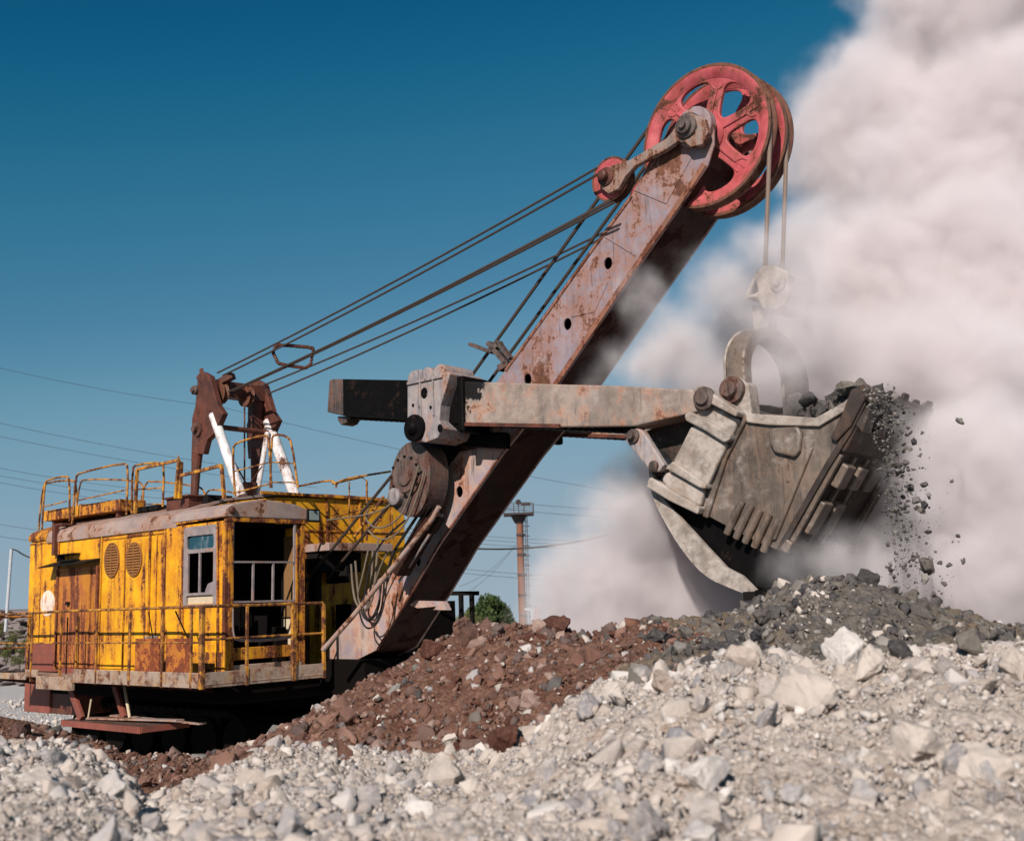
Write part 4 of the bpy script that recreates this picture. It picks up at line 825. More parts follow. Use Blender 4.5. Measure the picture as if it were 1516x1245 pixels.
#      px  FGrow FGd  midrow midd  valley
TAB=[(-500,1105,9.0,1040,16.0),(-200,1100,9.0,1050,16.0),(0,1103,8.6,1064,15.8),(60,1098,8.6,1074,15.6),(130,1112,8.4,1090,15.2),(180,1150,8.0,1112,14.8),(218,1197,7.6,1122,14.4),(300,1163,7.9,1120,13.8),
 (360,1132,8.2,1104,13.6),(420,1112,8.4,1082,13.2),(490,1112,8.5,1040,12.8),(560,1122,8.5,1000,12.5),(620,1135,8.4,968,12.4),(680,1132,8.2,940,12.4),(720,1118,8.1,929,12.3),(770,1096,8.0,924,12.2),(830,1055,7.7,934,12.1),
 (880,1030,7.5,950,12.0),(930,1013,7.4,922,11.8),(1000,1000,7.2,918,11.6),(1060,982,7.1,916,11.5),(1110,975,7.0,902,11.4),(1160,978,7.0,876,11.3),(1210,982,7.0,858,11.2),(1300,972,7.0,864,11.2),(1360,960,7.0,888,11.2),(1420,955,7.0,908,11.3),(1516,953,7.0,932,11.4),(1700,950,7.0,945,11.5),(2100,945,7,950,11.5)]
TT=[];FGZ=[];FGD=[];MZ=[];MD=[];VZ=[];VD=[];NZ=[]
for px,fr_,fd,mr,md in TAB:
    t,z=tz(px,fr_,fd); TT.append(t); FGZ.append(z); FGD.append(fd)
    _,z2=tz(px,mr,md); MZ.append(z2); MD.append(md)
    vd=fd+(md-fd)*.35; _,zr_=tz(px,fr_,vd); VD.append(vd); VZ.append(min(zr_-.12,z2-.25))
    _,nz=tz(px,1262,4.2); NZ.append(nz)
# numpy value noise
_perm=np.random.default_rng(3).random((256,256))
def vn(x,y):
    xi=np.floor(x).astype(int);yi=np.floor(y).astype(int);fx=x-xi;fy=y-yi;fx=fx*fx*(3-2*fx);fy=fy*fy*(3-2*fy)
    g=lambda a,b:_perm[a%256,b%256]
    return (g(xi,yi)*(1-fx)+g(xi+1,yi)*fx)*(1-fy)+(g(xi,yi+1)*(1-fx)+g(xi+1,yi+1)*fx)*fy
def fbm(x,y,o=5):
    s=0;a=.5
    for i in range(o): s=s+a*(vn(x*2**i+17*i,y*2**i+5*i)-.5); a*=.5
    return s
def terr(x,y,detail=True):
    """height of the heaps and ground at world x,y"""
    x=np.asarray(x,float);y=np.asarray(y,float); d=np.maximum(y,.3); t=np.clip(x/d,TT[0],TT[-1])
    I=lambda a:np.interp(t,TT,a)
    fz,fd,mz,md,vz,vd,nz=map(I,(FGZ,FGD,MZ,MD,VZ,VD,NZ))
    wob=fbm(x*.9,y*.9,3)
    def sm(u): u=np.clip(u,0,1); return u*u*(3-2*u)
    z=np.where(d<4.2,1.05+(nz-1.05)*sm(d/4.2),0)
    u=(d-4.2)/(fd-4.2); z=np.where((d>=4.2)&(d<fd),nz+(fz-nz)*np.clip(u,0,1),z)
    u=(d-fd)/(vd-fd); z=np.where((d>=fd)&(d<vd),fz+(vz-fz)*sm(u),z)
    u=np.clip((d-vd)/(md-vd),0,1); u=u*.75+.25*u*u*(3-2*u); z=np.where((d>=vd)&(d<md),vz+(mz-vz)*u,z)
    back=np.maximum(mz*1.15,.6); u=(d-md)/back; g=-.018*np.maximum(d-26,0)-.02*np.maximum(d-60,0)
    g=g+.06*fbm(x*.3,y*.3,4)
    z=np.where(d>=md,g+(mz-g)*(1-sm(u)),z)
    if detail:
        amp=np.where(d<md+back,1,.25)
        z=z+amp*(.14*fbm(x*1.3,y*1.3,3)+.14*fbm(x*4,y*4,5)*np.minimum(1,d/6))
    return z
def zone(x,y):
    """0 pale foreground, 1 brown heap, 2 dark heap, 3 pale quarry floor"""
    d=np.maximum(y,.3); t=np.clip(x/d,TT[0],TT[-1]); fd=np.interp(t,TT,FGD); md=np.interp(t,TT,MD); px=758+1640*t
    w=fbm(x*1.7,y*1.7,4)
    a=np.where(d+w*.5<fd+.35,0,1); dark=(px+w*420>925)&(a==1); a=np.where(dark,2,a)
    a=np.where((d>md+2.6+w)&(px<900),3,a); return a
def grid_mesh(name,xs_t,ds,mat,kind='structure'):
    T,Dm=np.meshgrid(xs_t,ds); X=T*np.maximum(Dm,2.5); Y=Dm; Z=terr(X,Y); cl=np.clip((17-Dm)/3,0,1)*np.clip(Dm/2,0,1)
    bl=lambda f,o:1-2*np.abs(fbm(X*f+o,Y*f+o,3))*2
    Z=Z+cl*(.05*(bl(5,3)-.6)+.022*(bl(14,9)-.6)+.010*(vn(X*45,Y*45)-.5))
    n,mm=T.shape; v=np.stack([X,Y,Z],-1).reshape(-1,3)
    i=np.arange(n*mm).reshape(n,mm); f=np.stack([i[:-1,:-1],i[:-1,1:],i[1:,1:],i[1:,:-1]],-1).reshape(-1,4)
    me=bpy.data.meshes.new(name); me.vertices.add(len(v)); me.vertices.foreach_set('co',v.ravel()); me.loops.add(f.size); me.loops.foreach_set('vertex_index',f.ravel())
    me.polygons.add(len(f)); me.polygons.foreach_set('loop_start',np.arange(0,f.size,4)); me.polygons.foreach_set('use_smooth',np.ones(len(f),bool)); me.update(); me.validate()
    zz=zone(v[:,0],v[:,1]); ca=me.color_attributes.new('zone','FLOAT_COLOR','POINT'); c=np.zeros((len(v),4),'f'); c[:,3]=1
    c[:,0]=(zz==1); c[:,1]=(zz==2); c[:,2]=(zz==3); ca.data.foreach_set('color',c.ravel())
    me.materials.append(mat); o=bpy.data.objects.new(name,me); link(o); tag(o,kind=kind); return o
m,nt,b=newmat('earth'); vc=N(nt,'ShaderNodeVertexColor',layer_name='zone'); sp_=N(nt,'ShaderNodeSeparateColor'); nt.links.new(vc.outputs[0],sp_.inputs[0]); cd=coords(nt)
n1=noise_(nt,cd,2.2,8,.7); n2=noise_(nt,cd,14,8,.75); n3=noise_(nt,cd,.5,4)
pale=mixc(nt,ramp(nt,n2,.35,.7),(.36,.295,.25),(.53,.455,.40)); pale=mixc(nt,mth(nt,'MULTIPLY',ramp(nt,n1,.52,.7),.7),pale,(.33,.235,.175))
brown=mixc(nt,ramp(nt,n2,.35,.65),(.09,.042,.028),(.20,.11,.078)); brown=mixc(nt,ramp(nt,n1,.5,.7),brown,(.085,.03,.018))
dark=mixc(nt,ramp(nt,n2,.35,.65),(.10,.085,.075),(.17,.145,.12)); dark=mixc(nt,ramp(nt,n3,.46,.56),dark,(.17,.125,.085))
floor_=mixc(nt,n2,(.38,.35,.33),(.54,.51,.49))
col=mixc(nt,sp_.outputs[0],pale,brown); col=mixc(nt,sp_.outputs[1],col,dark); col=mixc(nt,sp_.outputs[2],col,floor_)
nt.links.new(col,b.inputs['Base Color']); b.inputs['Roughness'].default_value=.95; b.inputs['Specular IOR Level'].default_value=.1
bp_=N(nt,'ShaderNodeBump'); bp_.inputs['Strength'].default_value=.7; bp_.inputs['Distance'].default_value=.03; vo=N(nt,'ShaderNodeTexVoronoi'); vo.inputs['Scale'].default_value=22; nt.links.new(cd,vo.inputs['Vector'])
nt.links.new(mth(nt,'ADD',n2,mth(nt,'MULTIPLY',vo.outputs['Distance'],-.8)),bp_.inputs['Height']); nt.links.new(bp_.outputs[0],b.inputs['Normal']); M['earth']=m
ts=np.concatenate([np.linspace(-2.6,-.62,60)[:-1],np.linspace(-.62,.62,900),np.linspace(.62,2.6,60)[1:]])
ds=np.concatenate([-np.geomspace(60,.5,24),np.linspace(0,2.4,14),np.geomspace(2.5,15,520),np.geomspace(15,60,120)[1:],np.geomspace(60,4000,60)[1:]])
ground=grid_mesh('ground',ts,ds,M['earth'])
# ---- rocks
def rock_proto(seed,npts,lod,flatn=.75):
    rd=np.random.default_rng(seed); p=rd.normal(size=(npts,3)); p/=np.linalg.norm(p,axis=1)[:,None]; p*=rd.uniform(.72,1.05,(npts,1)); p*=np.array([1,rd.uniform(.65,1),rd.uniform(.5,flatn)])
    bm=bmesh.new(); [bm.verts.new(q) for q in p]; r=bmesh.ops.convex_hull(bm,input=bm.verts); 
    bmesh.ops.delete(bm,geom=[g for g in r['geom_unused'] if isinstance(g,bmesh.types.BMVert)],context='VERTS')
    if lod>=1:
        bmesh.ops.bevel(bm,geom=list(bm.edges),offset=.015 if lod==1 else .018,segments=1,affect='EDGES',profile=.6)
        bmesh.ops.triangulate(bm,faces=bm.faces)
    if lod>=2:
        for k in range(lod): bmesh.ops.subdivide_edges(bm,edges=[e for e in bm.edges if e.calc_length()>.16/(k+1)],cuts=1,use_grid_fill=True); bmesh.ops.triangulate(bm,faces=bm.faces)
        bm.normal_update()
        o=Vector((seed*3.1,seed*1.7,0))
        for v in bm.verts:
            q=v.co*2.2+o; n=mnoise.fractal(q,1,2,5)*.07+(abs(mnoise.noise(v.co*4+o))-.2)*-.06+mnoise.noise(v.co*14+o)*.022
            v.co+=v.normal*n
    bmesh.ops.triangulate(bm,faces=bm.faces); bm.verts.index_update()
    V_=np.array([v.co[:] for v in bm.verts]); F_=np.array([[v.index for v in f.verts] for f in bm.faces]); bm.free(); return V_,F_
LO=[rock_proto(100+i,13,0) for i in range(14)]; MI=[rock_proto(200+i,16,1) for i in range(12)]; HI=[rock_proto(300+i,15,2) for i in range(10)]; HERO=[rock_proto(400+i,14,3) for i in range(9)]
def rotm(n):
    q=rng.normal(size=(n,4)); q/=np.linalg.norm(q,axis=1)[:,None]; w,x,y,z=q.T
    return np.stack([1-2*(y*y+z*z),2*(x*y-z*w),2*(x*z+y*w),2*(x*y+z*w),1-2*(x*x+z*z),2*(y*z-x*w),2*(x*z-y*w),2*(y*z+x*w),1-2*(x*x+y*y)],-1).reshape(n,3,3)
def yaw(n):
    a=rng.uniform(0,6.28,n); t=rng.normal(0,.35,n); c,s=np.cos(a),np.sin(a); z=np.zeros(n);o=np.ones(n)
    Rz=np.stack([c,-s,z,s,c,z,z,z,o],-1).reshape(n,3,3); c,s=np.cos(t),np.sin(t); Rx=np.stack([o,z,z,z,c,-s,z,s,c],-1).reshape(n,3,3); return Rz@Rx
def mesh_np(name,V_,F_,tone,mat,smooth=False):
    me=bpy.data.meshes.new(name); me.vertices.add(len(V_)); me.vertices.foreach_set('co',V_.astype('f').ravel()); me.loops.add(F_.size); me.loops.foreach_set('vertex_index',F_.ravel().astype('i'))
    me.polygons.add(len(F_)); me.polygons.foreach_set('loop_start',np.arange(0,F_.size,3,dtype='i')); me.update()
    ca=me.color_attributes.new('tone','FLOAT_COLOR','POINT'); ca.data.foreach_set('color',np.concatenate([tone,np.ones((len(tone),1))],1).astype('f').ravel())
    if smooth: me.polygons.foreach_set('use_smooth',np.ones(len(F_),bool)); me.set_sharp_from_angle(angle=R(30))
    me.materials.append(mat); return me
def rocks_mesh(name,P_,S_,protos,mat,rot=None,smooth=False):
    n=len(P_); RM=rotm(n) if rot is None else rot; which=rng.integers(0,len(protos),n); tn=rng.random((n,3)); VV=[];FF=[];TN=[];b=0
    for k,(v,f) in enumerate(protos):
        idx=np.where(which==k)[0]
        if len(idx)==0: continue
        w=np.einsum('nij,vj->nvi',RM[idx],v)*S_[idx][:,None,None]+P_[idx][:,None,:]
        VV.append(w.reshape(-1,3)); FF.append((f[None]+(b+np.arange(len(idx))*len(v))[:,None,None]).reshape(-1,3)); TN.append(np.repeat(tn[idx],len(v),0)); b+=len(idx)*len(v)
    return mesh_np(name,np.concatenate(VV),np.concatenate(FF),np.concatenate(TN),mat,smooth)
def rockmat(name,cols,dustc,dust=.4,scale=6,bump=.5):
    m,nt,b=newmat(name); vc=N(nt,'ShaderNodeVertexColor',layer_name='tone'); sp_=N(nt,'ShaderNodeSeparateColor'); nt.links.new(vc.outputs[0],sp_.inputs[0])
    cr=N(nt,'ShaderNodeValToRGB'); cr.color_ramp.interpolation='LINEAR'; e=cr.color_ramp.elements
    for i,c in enumerate(cols):
        p=i/(len(cols)-1)
        if i==0: e[0].position=0; e[0].color=(*c,1)
        elif i==len(cols)-1: e[-1].position=1; e[-1].color=(*c,1)
        else: q=e.new(p); q.color=(*c,1)
    nt.links.new(sp_.outputs[0],cr.inputs[0]); cd=coords(nt); n2=noise_(nt,cd,scale,8,.7); n3=noise_(nt,cd,scale*5,6,.7)
    mp=N(nt,'ShaderNodeMapRange'); mp.inputs[3].default_value=.72; mp.inputs[4].default_value=1.25; nt.links.new(n2,mp.inputs[0])
    vm=N(nt,'ShaderNodeVectorMath',operation='SCALE'); nt.links.new(cr.outputs[0],vm.inputs[0]); nt.links.new(mp.outputs[0],vm.inputs[3])
    col=mixc(nt,mth(nt,'MULTIPLY',ramp(nt,n3,.45,.62),dust),vm.outputs[0],dustc)
    nt.links.new(col,b.inputs['Base Color']); b.inputs['Roughness'].default_value=.93; b.inputs['Specular IOR Level'].default_value=.15
    bp_=N(nt,'ShaderNodeBump'); bp_.inputs['Strength'].default_value=bump; bp_.inputs['Distance'].default_value=.015; nt.links.new(mth(nt,'ADD',n3,n2),bp_.inputs['Height']); nt.links.new(bp_.outputs[0],b.inputs['Normal']); return m
RM_={0:rockmat('pale_limestone',[(.21,.20,.21),(.40,.335,.285),(.52,.45,.395),(.46,.39,.34),(.29,.265,.265),(.62,.565,.52),(.32,.235,.185)],(.50,.42,.365),.5),
 1:rockmat('brown_rock',[(.075,.028,.02),(.16,.085,.062),(.25,.14,.105),(.09,.05,.042),(.34,.24,.20),(.065,.024,.016),(.12,.09,.082),(.17,.078,.052)],(.17,.09,.062),.4),
 2:rockmat('dark_ore',[(.030,.028,.032),(.11,.098,.092),(.055,.05,.052),(.17,.148,.125),(.04,.036,.038),(.28,.255,.23),(.09,.075,.068)],(.20,.17,.145),.25)}
def scatter(n,dlo,dhi,smin,smax,pw,keep=None,tpad=.62):
    """power-law sized stones in the wedge the camera could see"""
    d=np.sqrt(rng.uniform(dlo**2,dhi**2,n)) if pw>0 else np.exp(rng.uniform(math.log(dlo),math.log(dhi),n))
    t=rng.uniform(-tpad,tpad,n); x=t*d; u=rng.random(n); a=2.6; s=(smin**-a+u*(smax**-a-smin**-a))**(-1/a); return x,d,s
zn=None
def add_field(name,mat_id,x,y,s,protos,label,sink=.25,smooth=False,cat='rubble'):
    z=terr(x,y)+s*(.5-sink)*.6; me=rocks_mesh(name,np.stack([x,y,z],-1),s,protos,RM_[mat_id],smooth=smooth)
    o=bpy.data.objects.new(name,me); link(o); tag(o,label,cat,kind='stuff'); return o
def visible(x,y,s):       # drop what lies well behind a crest
    d=y; t=np.clip(x/d,TT[0],TT[-1]); fd=np.interp(t,TT,FGD); vd=np.interp(t,TT,VD); md=np.interp(t,TT,MD); return ~(((d>fd+.7)&(d<fd+.75*(vd-fd)))|(d>md+1.4))
def fields():
    # tiny grit
    spec=[('tiny',105000,2.6,14.5,.010,.035,LO,0),('small',30000,2.6,16.3,.026,.085,LO,0),('mid',5200,2.8,16.3,.06,.17,MI,0)]
    acc={0:[],1:[],2:[]}
    for nm,n,a,b_,s0,s1,pr,_ in spec:
        x,d,s=scatter(n,a,b_,s0,s1,1 if nm=='mid' else 0); k=visible(x,d,s)
        t=x/d; k&=~((nm=='tiny')&(d>10.5)&(s<.018)); x,d,s=x[k],d[k],s[k]
        if nm!='mid': s=s*np.clip(d/8,.55,1.25)
        z=zone(x+rng.normal(0,.22,len(x)),d+rng.normal(0,.18,len(x))); sw=rng.random(len(x)); pxx=758+1640*x/d; soil=(z==2)&(fbm(x*1.1+7,d*1.1,3)+.0025*(1060-pxx)*(pxx<1230)>.02); z=np.where((z==2)&(sw<.12),0,z); z=np.where((z==1)&(sw<.07),0,z); z=np.where((z==1)&(sw>.94),2,z)
        # clusters: thin out stones where fines cover the heap
        c=fbm(x*.8+40,d*.8,3); keep=rng.random(len(x))<(np.clip(.50+c*3.6+.2*np.clip(x/3,-1,1),.06,1) if nm=='mid' else np.clip(.8+c*2.5,.25,1)); keep|=(z==2)&(rng.random(len(x))<.5); keep&=~(soil&(rng.random(len(x))<.72))
        x,d,s,z=x[keep],d[keep],s[keep],z[keep]; z=np.where(z==3,0,z)
        for q in(0,1,2): kk=z==q; acc[q].append((x[kk],d[kk],s[kk],pr))
    names={0:('pale_rubble','pale grey and cream crushed stone spread over the foreground heap'),1:('brown_rubble','reddish brown crushed stone heaped in front of the excavator'),2:('dark_rubble','dark grey crushed ore heaped under the raised dipper')}
    for q in(0,1,2):
        V_=[];F_=[];T_=[];b=0
        for x,d,s,pr in acc[q]:
            z=terr(x,d)-s*.12+.012; me=rocks_mesh('t',np.stack([x,d,z],-1),s,pr,RM_[q]); nv=len(me.vertices); v=np.empty(nv*3,'f'); me.vertices.foreach_get('co',v); f=np.empty(len(me.loops),'i'); me.loops.foreach_get('vertex_index',f)
            c=np.empty(nv*4,'f'); me.color_attributes['tone'].data.foreach_get('color',c); V_.append(v.reshape(-1,3)); F_.append(f.reshape(-1,3)+b); T_.append(c.reshape(-1,4)[:,:3]); b+=nv; bpy.data.meshes.remove(me)
        me=mesh_np(names[q][0],np.concatenate(V_),np.concatenate(F_),np.concatenate(T_),RM_[q]); o=bpy.data.objects.new(names[q][0],me); link(o); tag(o,names[q][1],'rubble',kind='stuff')
fields()
x,d,s_=scatter(16000,17,40,.03,.14,1,tpad=.55); k=x/d<-.12; x,d,s_=x[k],d[k],s_[k]; me=rocks_mesh('floor_rubble',np.stack([x,d,terr(x,d)+s_*.1],-1),s_,LO,RM_[0]); o=bpy.data.objects.new('floor_rubble',me); link(o); tag(o,'pale gravel strewn on the quarry floor behind the excavator','gravel',kind='stuff')
# ---- single stones one can point to
def stone(px,row,size,mid,label,d=None,proto=None,group=None,zone_fg=None,cat='boulder',rot=None,off=0.,name='boulder',squash=(1,1,1)):
    """stone standing on the heap where the ray meets it"""
    r=ray(px,row)
    if d is None:
        dd=np.linspace(3.2,17,2400); z=EYE[2]+r[2]/r[1]*dd; h=terr(r[0]/r[1]*dd,dd,False); hit=np.where(z<h+size*.25)[0]
        d=dd[hit[0]] if len(hit) else 12.
    x=r[0]/r[1]*d; zc=EYE[2]+r[2]/r[1]*d
    pr=HERO[proto if proto is not None else random.randrange(len(HERO))]
    rm=rotm(1)[0] if rot is None else rot
    V_=(pr[0]*np.array(squash))@rm.T*size; tn=np.repeat(rng.random((1,3)) if mid!=9 else np.array([[.5,.5,.5]]),len(V_),0)
    me=mesh_np(name,V_,pr[1],tn,RM_[mid],smooth=True); o=bpy.data.objects.new(name,me); o.location=(x,d,zc); link(o); tag(o,label,cat,group); return o
ST=[(655,1155,.20,0,'large grey wedge-shaped stone, biggest in the middle of the pale foreground',2),
 (1188,1025,.25,0,'largest pale boulder near the crest of the foreground heap, right of centre',1),(1245,968,.21,0,'blue-grey stone crowning the foreground heap above the largest pale boulder',3),
 (1125,985,.0,0,'',0),(1270,985,.19,0,'long white slab leaning on the crest right of the brown patch',4),
 (1355,1105,.19,0,'big tan faceted stone on the right of the foreground heap',5),(1450,1130,.17,0,'flat grey slab lying near the right edge of the foreground',6),
 (1098,985,.17,0,'round pale block on the crest below the dark ore heap',7),(985,1012,.13,0,'pale rounded stone on the crest in the middle of the heap',0),
 (870,1050,.14,0,'smooth tan stone at the left shoulder of the foreground heap',8),(905,1028,.11,0,'small cream stone just above the smooth tan shoulder stone',3),
 (1130,1070,.16,0,'grey-beige stone at the centre of the foreground slope',6),(1050,1150,.17,0,'bright white block low on the foreground slope',0),(1050,1210,.14,0,'dark-tipped white stone close to the bottom edge',5),
 (1500,985,.16,0,'angular grey stone at the right end of the crest',1),(1130,1205,.0,0,'',0),(155,1020,.0,0,'',0),
 (90,1122,.15,0,'dusty grey stone on the left pale heap',4),(50,1160,.13,0,'pale lumpy stone at the left edge of the foreground',2),(165,1170,.16,0,'bluish stone on the flank of the left pale heap',3),(215,1160,.14,1,'reddish stone in the gully between the pale heaps',5),
 (690,945,.30,1,'flat brown boulder on the crest beside the boom foot',6),(640,965,.20,1,'reddish slab leaning left of the flat brown boulder',2),(735,935,.15,1,'rounded tan boulder on top of the brown heap',4),
 (795,932,.17,1,'rusty boulder tucked against the dark red one on the crest',7),(818,930,.24,1,'dark red boulder standing highest on the brown heap',0),(863,945,.12,2,'small black boulder alone on the crest between brown and dark heaps',1),
 (975,945,.16,2,'violet-black block in the dark earth left of the dipper door',3),(1285,862,.22,2,'large black boulder on the peak of the dark ore heap',5),(1225,862,.10,2,'pointed black stone left of the ore peak',8),
 (1345,1000,.0,2,'',0),(450,1095,.17,1,'dark brown block at the foot of the brown heap',4),(510,1120,.16,1,'rust brown stone low in the brown heap',6),(880,975,.19,1,'maroon boulder where brown and dark heaps meet',2),(670,1098,.13,0,'white rounded stone in the lower brown heap',7),(700,1108,.15,1,'pink-tan block beside the white rounded stone',3),
 (550,1030,.11,1,'brown stone on the shaded slope under the excavator',1),(30,1085,.22,1,'big brown boulder at the left edge behind the pale heap',5),(1120,1075,.0,0,'',0),(1000,965,.14,2,'black block below the dark earth patch',4),(1175,930,.12,2,'slate grey stone halfway up the ore heap',6)]
for px,row,sz,mid,lab,pr in ST:
    if sz>0: stone(px,row,sz,mid,lab,proto=pr)
# groups of like stones spread over the heaps
def group_stones(n,mid,pxr,rowr,sr,label,group):
    for i in range(n):
        px=random.uniform(*pxr); row=random.uniform(*rowr(px)); s=sr[0]*(sr[1]/sr[0])**(random.random()**1.8)
        stone(px,row,s,mid,label,group=group,cat='stone',name='stone',proto=random.randrange(9))
fgrow=lambda px:float(np.interp(px,[t_[0] for t_ in TAB],[t_[1] for t_ in TAB])); mdrow=lambda px:float(np.interp(px,[t_[0] for t_ in TAB],[t_[3] for t_ in TAB]))
group_stones(75,0,(860,1530),lambda px:(fgrow(px)+8,1250),(.055,.13),'pale broken stone lying loose on the right foreground slope','pale stones on the right foreground slope')
group_stones(45,0,(-10,820),lambda px:(fgrow(px)+8,1250),(.05,.11),'pale broken stone lying loose on the left foreground slope','pale stones on the left foreground slope')
group_stones(70,1,(330,900),lambda px:(mdrow(px)+8,fgrow(px)-6),(.07,.20),'brown broken stone lying on the brown heap','brown stones on the brown heap')
group_stones(65,2,(940,1516),lambda px:(mdrow(px)+3,fgrow(px)-4),(.07,.19),'dark broken stone lying on the ore heap','dark stones on the ore heap')
# rocks in and falling from the dipper
for i,(px,row,s) in enumerate(((1197,592,.17),(1216,604,.16),(1240,590,.19),(1254,574,.15),(1273,572,.11),(1230,608,.16),(1303,578,.14),(1188,612,.10),(1262,588,.16),(1325,588,.12),(1205,610,.13),(1248,600,.15))):
    p_=Q(px,row,-.35+.1*(i%3)); w=m2w(p_); d=w[1]
    stone(px,row,s,2,'dark ore lump heaped in the raised dipper',d=d,group='ore lumps in the dipper',cat='ore lump',name='ore_lump')
for i,(px,row,s,lab) in enumerate(((1348,722,.06,'small pale stone dropping beside the dipper, highest of the falling stones'),(1356,741,.08,'violet stone in the air below the dipper lip'),(1371,838,.14,'largest dark stone in the air, falling to the ore heap'),(1358,822,.06,'small dark stone in the air just above the largest falling one'),(1392,833,.04,'tiny dark stone in the air right of the largest falling one'))):
    w=m2w(Q(px,row,-.95)); stone(px,row,s,2,lab,d=w[1],cat='falling stone',name='falling_stone')
n=1900; u_=rng.random(n)**1.7; rows=588+u_*300+rng.normal(0,9,n); pxs=1292+30*u_+rng.gamma(2.0,22,n)*(.25+1.2*u_*(1-.62*u_))+rng.normal(0,7,n)
pxs=np.clip(pxs,1270,1450); P_=np.array([m2w(Q(a,b_,rng.uniform(-1.3,-.9))) for a,b_ in zip(pxs,rows)])
S_=.005+.034*rng.random(n)**5
for i in range(26):
    u=random.random()**1.5; px=1300+30*u+random.gammavariate(2,24)*(.25+1.4*u*(1-.6*u)); row=585+u*290; w=m2w(Q(px,row,random.uniform(-1.25,-.9)))
    stone(px,row,random.uniform(.03,.075),2,'dark chunk tumbling off the right lip of the dipper',d=w[1],group='chunks falling from the dipper',cat='falling stone',name='falling_stone')
me=rocks_mesh('falling_grit',P_,S_,LO,RM_[2]); o=bpy.data.objects.new('falling_grit',me); link(o); tag(o,'dark grit raining down beside the dipper','grit',kind='stuff')
# ================================================================== things far behind
far_=bpy.data.materials
M['mast']=flat('mast_rust',(.20,.085,.05),.8); M['mastdark']=flat('mast_dark_steel',(.05,.035,.035),.8); M['galv']=flat('pale_grey_pole',(.45,.45,.46),.6); M['cranepaint']=flat('crane_yellow',(.62,.46,.12),.7); M['redpaint']=flat('red_tower_paint',(.45,.10,.08),.7)
M['bark']=flat('bark',(.07,.05,.035),.9)
DT=70.
def wpix(px,row,d=DT): return tuple(WP(px,row,d))
tw=empty('floodlight_mast',wpix(773,948)); tag(tw,'rusty round floodlight mast with a railed platform on top and a side ladder','mast')
class LB(MB):
    pass
def rel(o,root): o.matrix_parent_inverse=Matrix.Translation(-root.location); return o
def part(mb,name,mat,root,**k): return rel(mb.build(name,mat,root,**k),root)
d_=MB(); a=Vector(wpix(769,765)); b_=Vector(wpix(775,960)); d_.tube([b_,a],[.25,.20],12); part(d_,'pole',M['mast'],tw,smooth=True)
for r_w in(792,821,851,881,911): c=Vector(wpix(770+(r_w-765)*.03,r_w)); d_=MB(); d_.lathe([(-.07,.27),(.07,.27)],c,(0,0,1),12); part(d_,'pole_band',M['mastdark'],tw)
d_=MB(); c=Vector(wpix(768,763)); d_.lathe([(-.1,.26),(.35,.5)],c-Vector((0,0,.4)),(0,0,1),12); d_.box(c.x-.95,c.x+.95,c.y-.9,c.y+.9,c.z,c.z+.12); part(d_,'platform',M['mastdark'],tw)
d_=MB(); z0=c.z+.1; z1=c.z+.68
for z in(z1,z0+.3):
    for y in(c.y-.88,c.y+.88): d_.beam((c.x-.93,y,z),(c.x+.93,y,z),.035,.035)
    for x in(c.x-.93,c.x+.93): d_.beam((x,c.y-.88,z),(x,c.y+.88,z),.035,.035)
for x in(c.x-.93,c.x-.3,c.x+.35,c.x+.93):
    for y in(c.y-.88,c.y+.88): d_.beam((x,y,z0),(x,y,z1),.045,.045)
part(d_,'platform_rail',M['mastdark'],tw)
d_=MB(); d_.beam((c.x-.0,c.y-.6,z0),(c.x-.0,c.y-.6,z1+.1),.05,.05); d_.lathe([(-.1,.1),(.0,.17),(.12,.17)],(c.x,c.y-.6,z1+.12),(0,-1,-.3),14); d_.box(c.x+.15,c.x+.75,c.y-.65,c.y-.5,z1-.1,z1+.08); part(d_,'lamp',M['mastdark'],tw)
d_=MB(); 
for px0,px1 in((775,784),(778.5,787)): d_.beam(wpix(px0-1.0,762),wpix(px1-6.0,950),.045,.045)
z=a.z
while z>b_.z+.3:
    f=(z-a.z)/(b_.z-a.z); xx=a.x+(b_.x-a.x)*f; d_.beam((xx+.2,a.y,z),(xx+.52,a.y,z),.03,.03); z-=.30
z=a.z-.6
while z>b_.z: 
    f=(z-a.z)/(b_.z-a.z); xx=a.x+(b_.x-a.x)*f; d_.beam((xx+.1,a.y,z),(xx+.62,a.y,z),.05,.05); z-=.62 
d_.beam(wpix(780,765),wpix(785,950),.05,.05)
part(d_,'ladder',M['mastdark'],tw)
# street lamp with bent arm
sl_=empty('street_lamp',wpix(788.5,950,60)); tag(sl_,'thin white street lamp with a bent arm right of the floodlight mast','street lamp')
d_=MB(); d_.tube([wpix(788.5,950,60),wpix(788.5,906,60),wpix(787.5,903,60),wpix(781,901,60)],.05,8); part(d_,'pole',M['galv'],sl_); d_=MB(); p0=Vector(wpix(780.5,901,60)); d_.box(p0.x-.15,p0.x+.12,p0.y-.06,p0.y+.06,p0.z-.06,p0.z+.02); part(d_,'lamp_head',M['galv'],sl_)
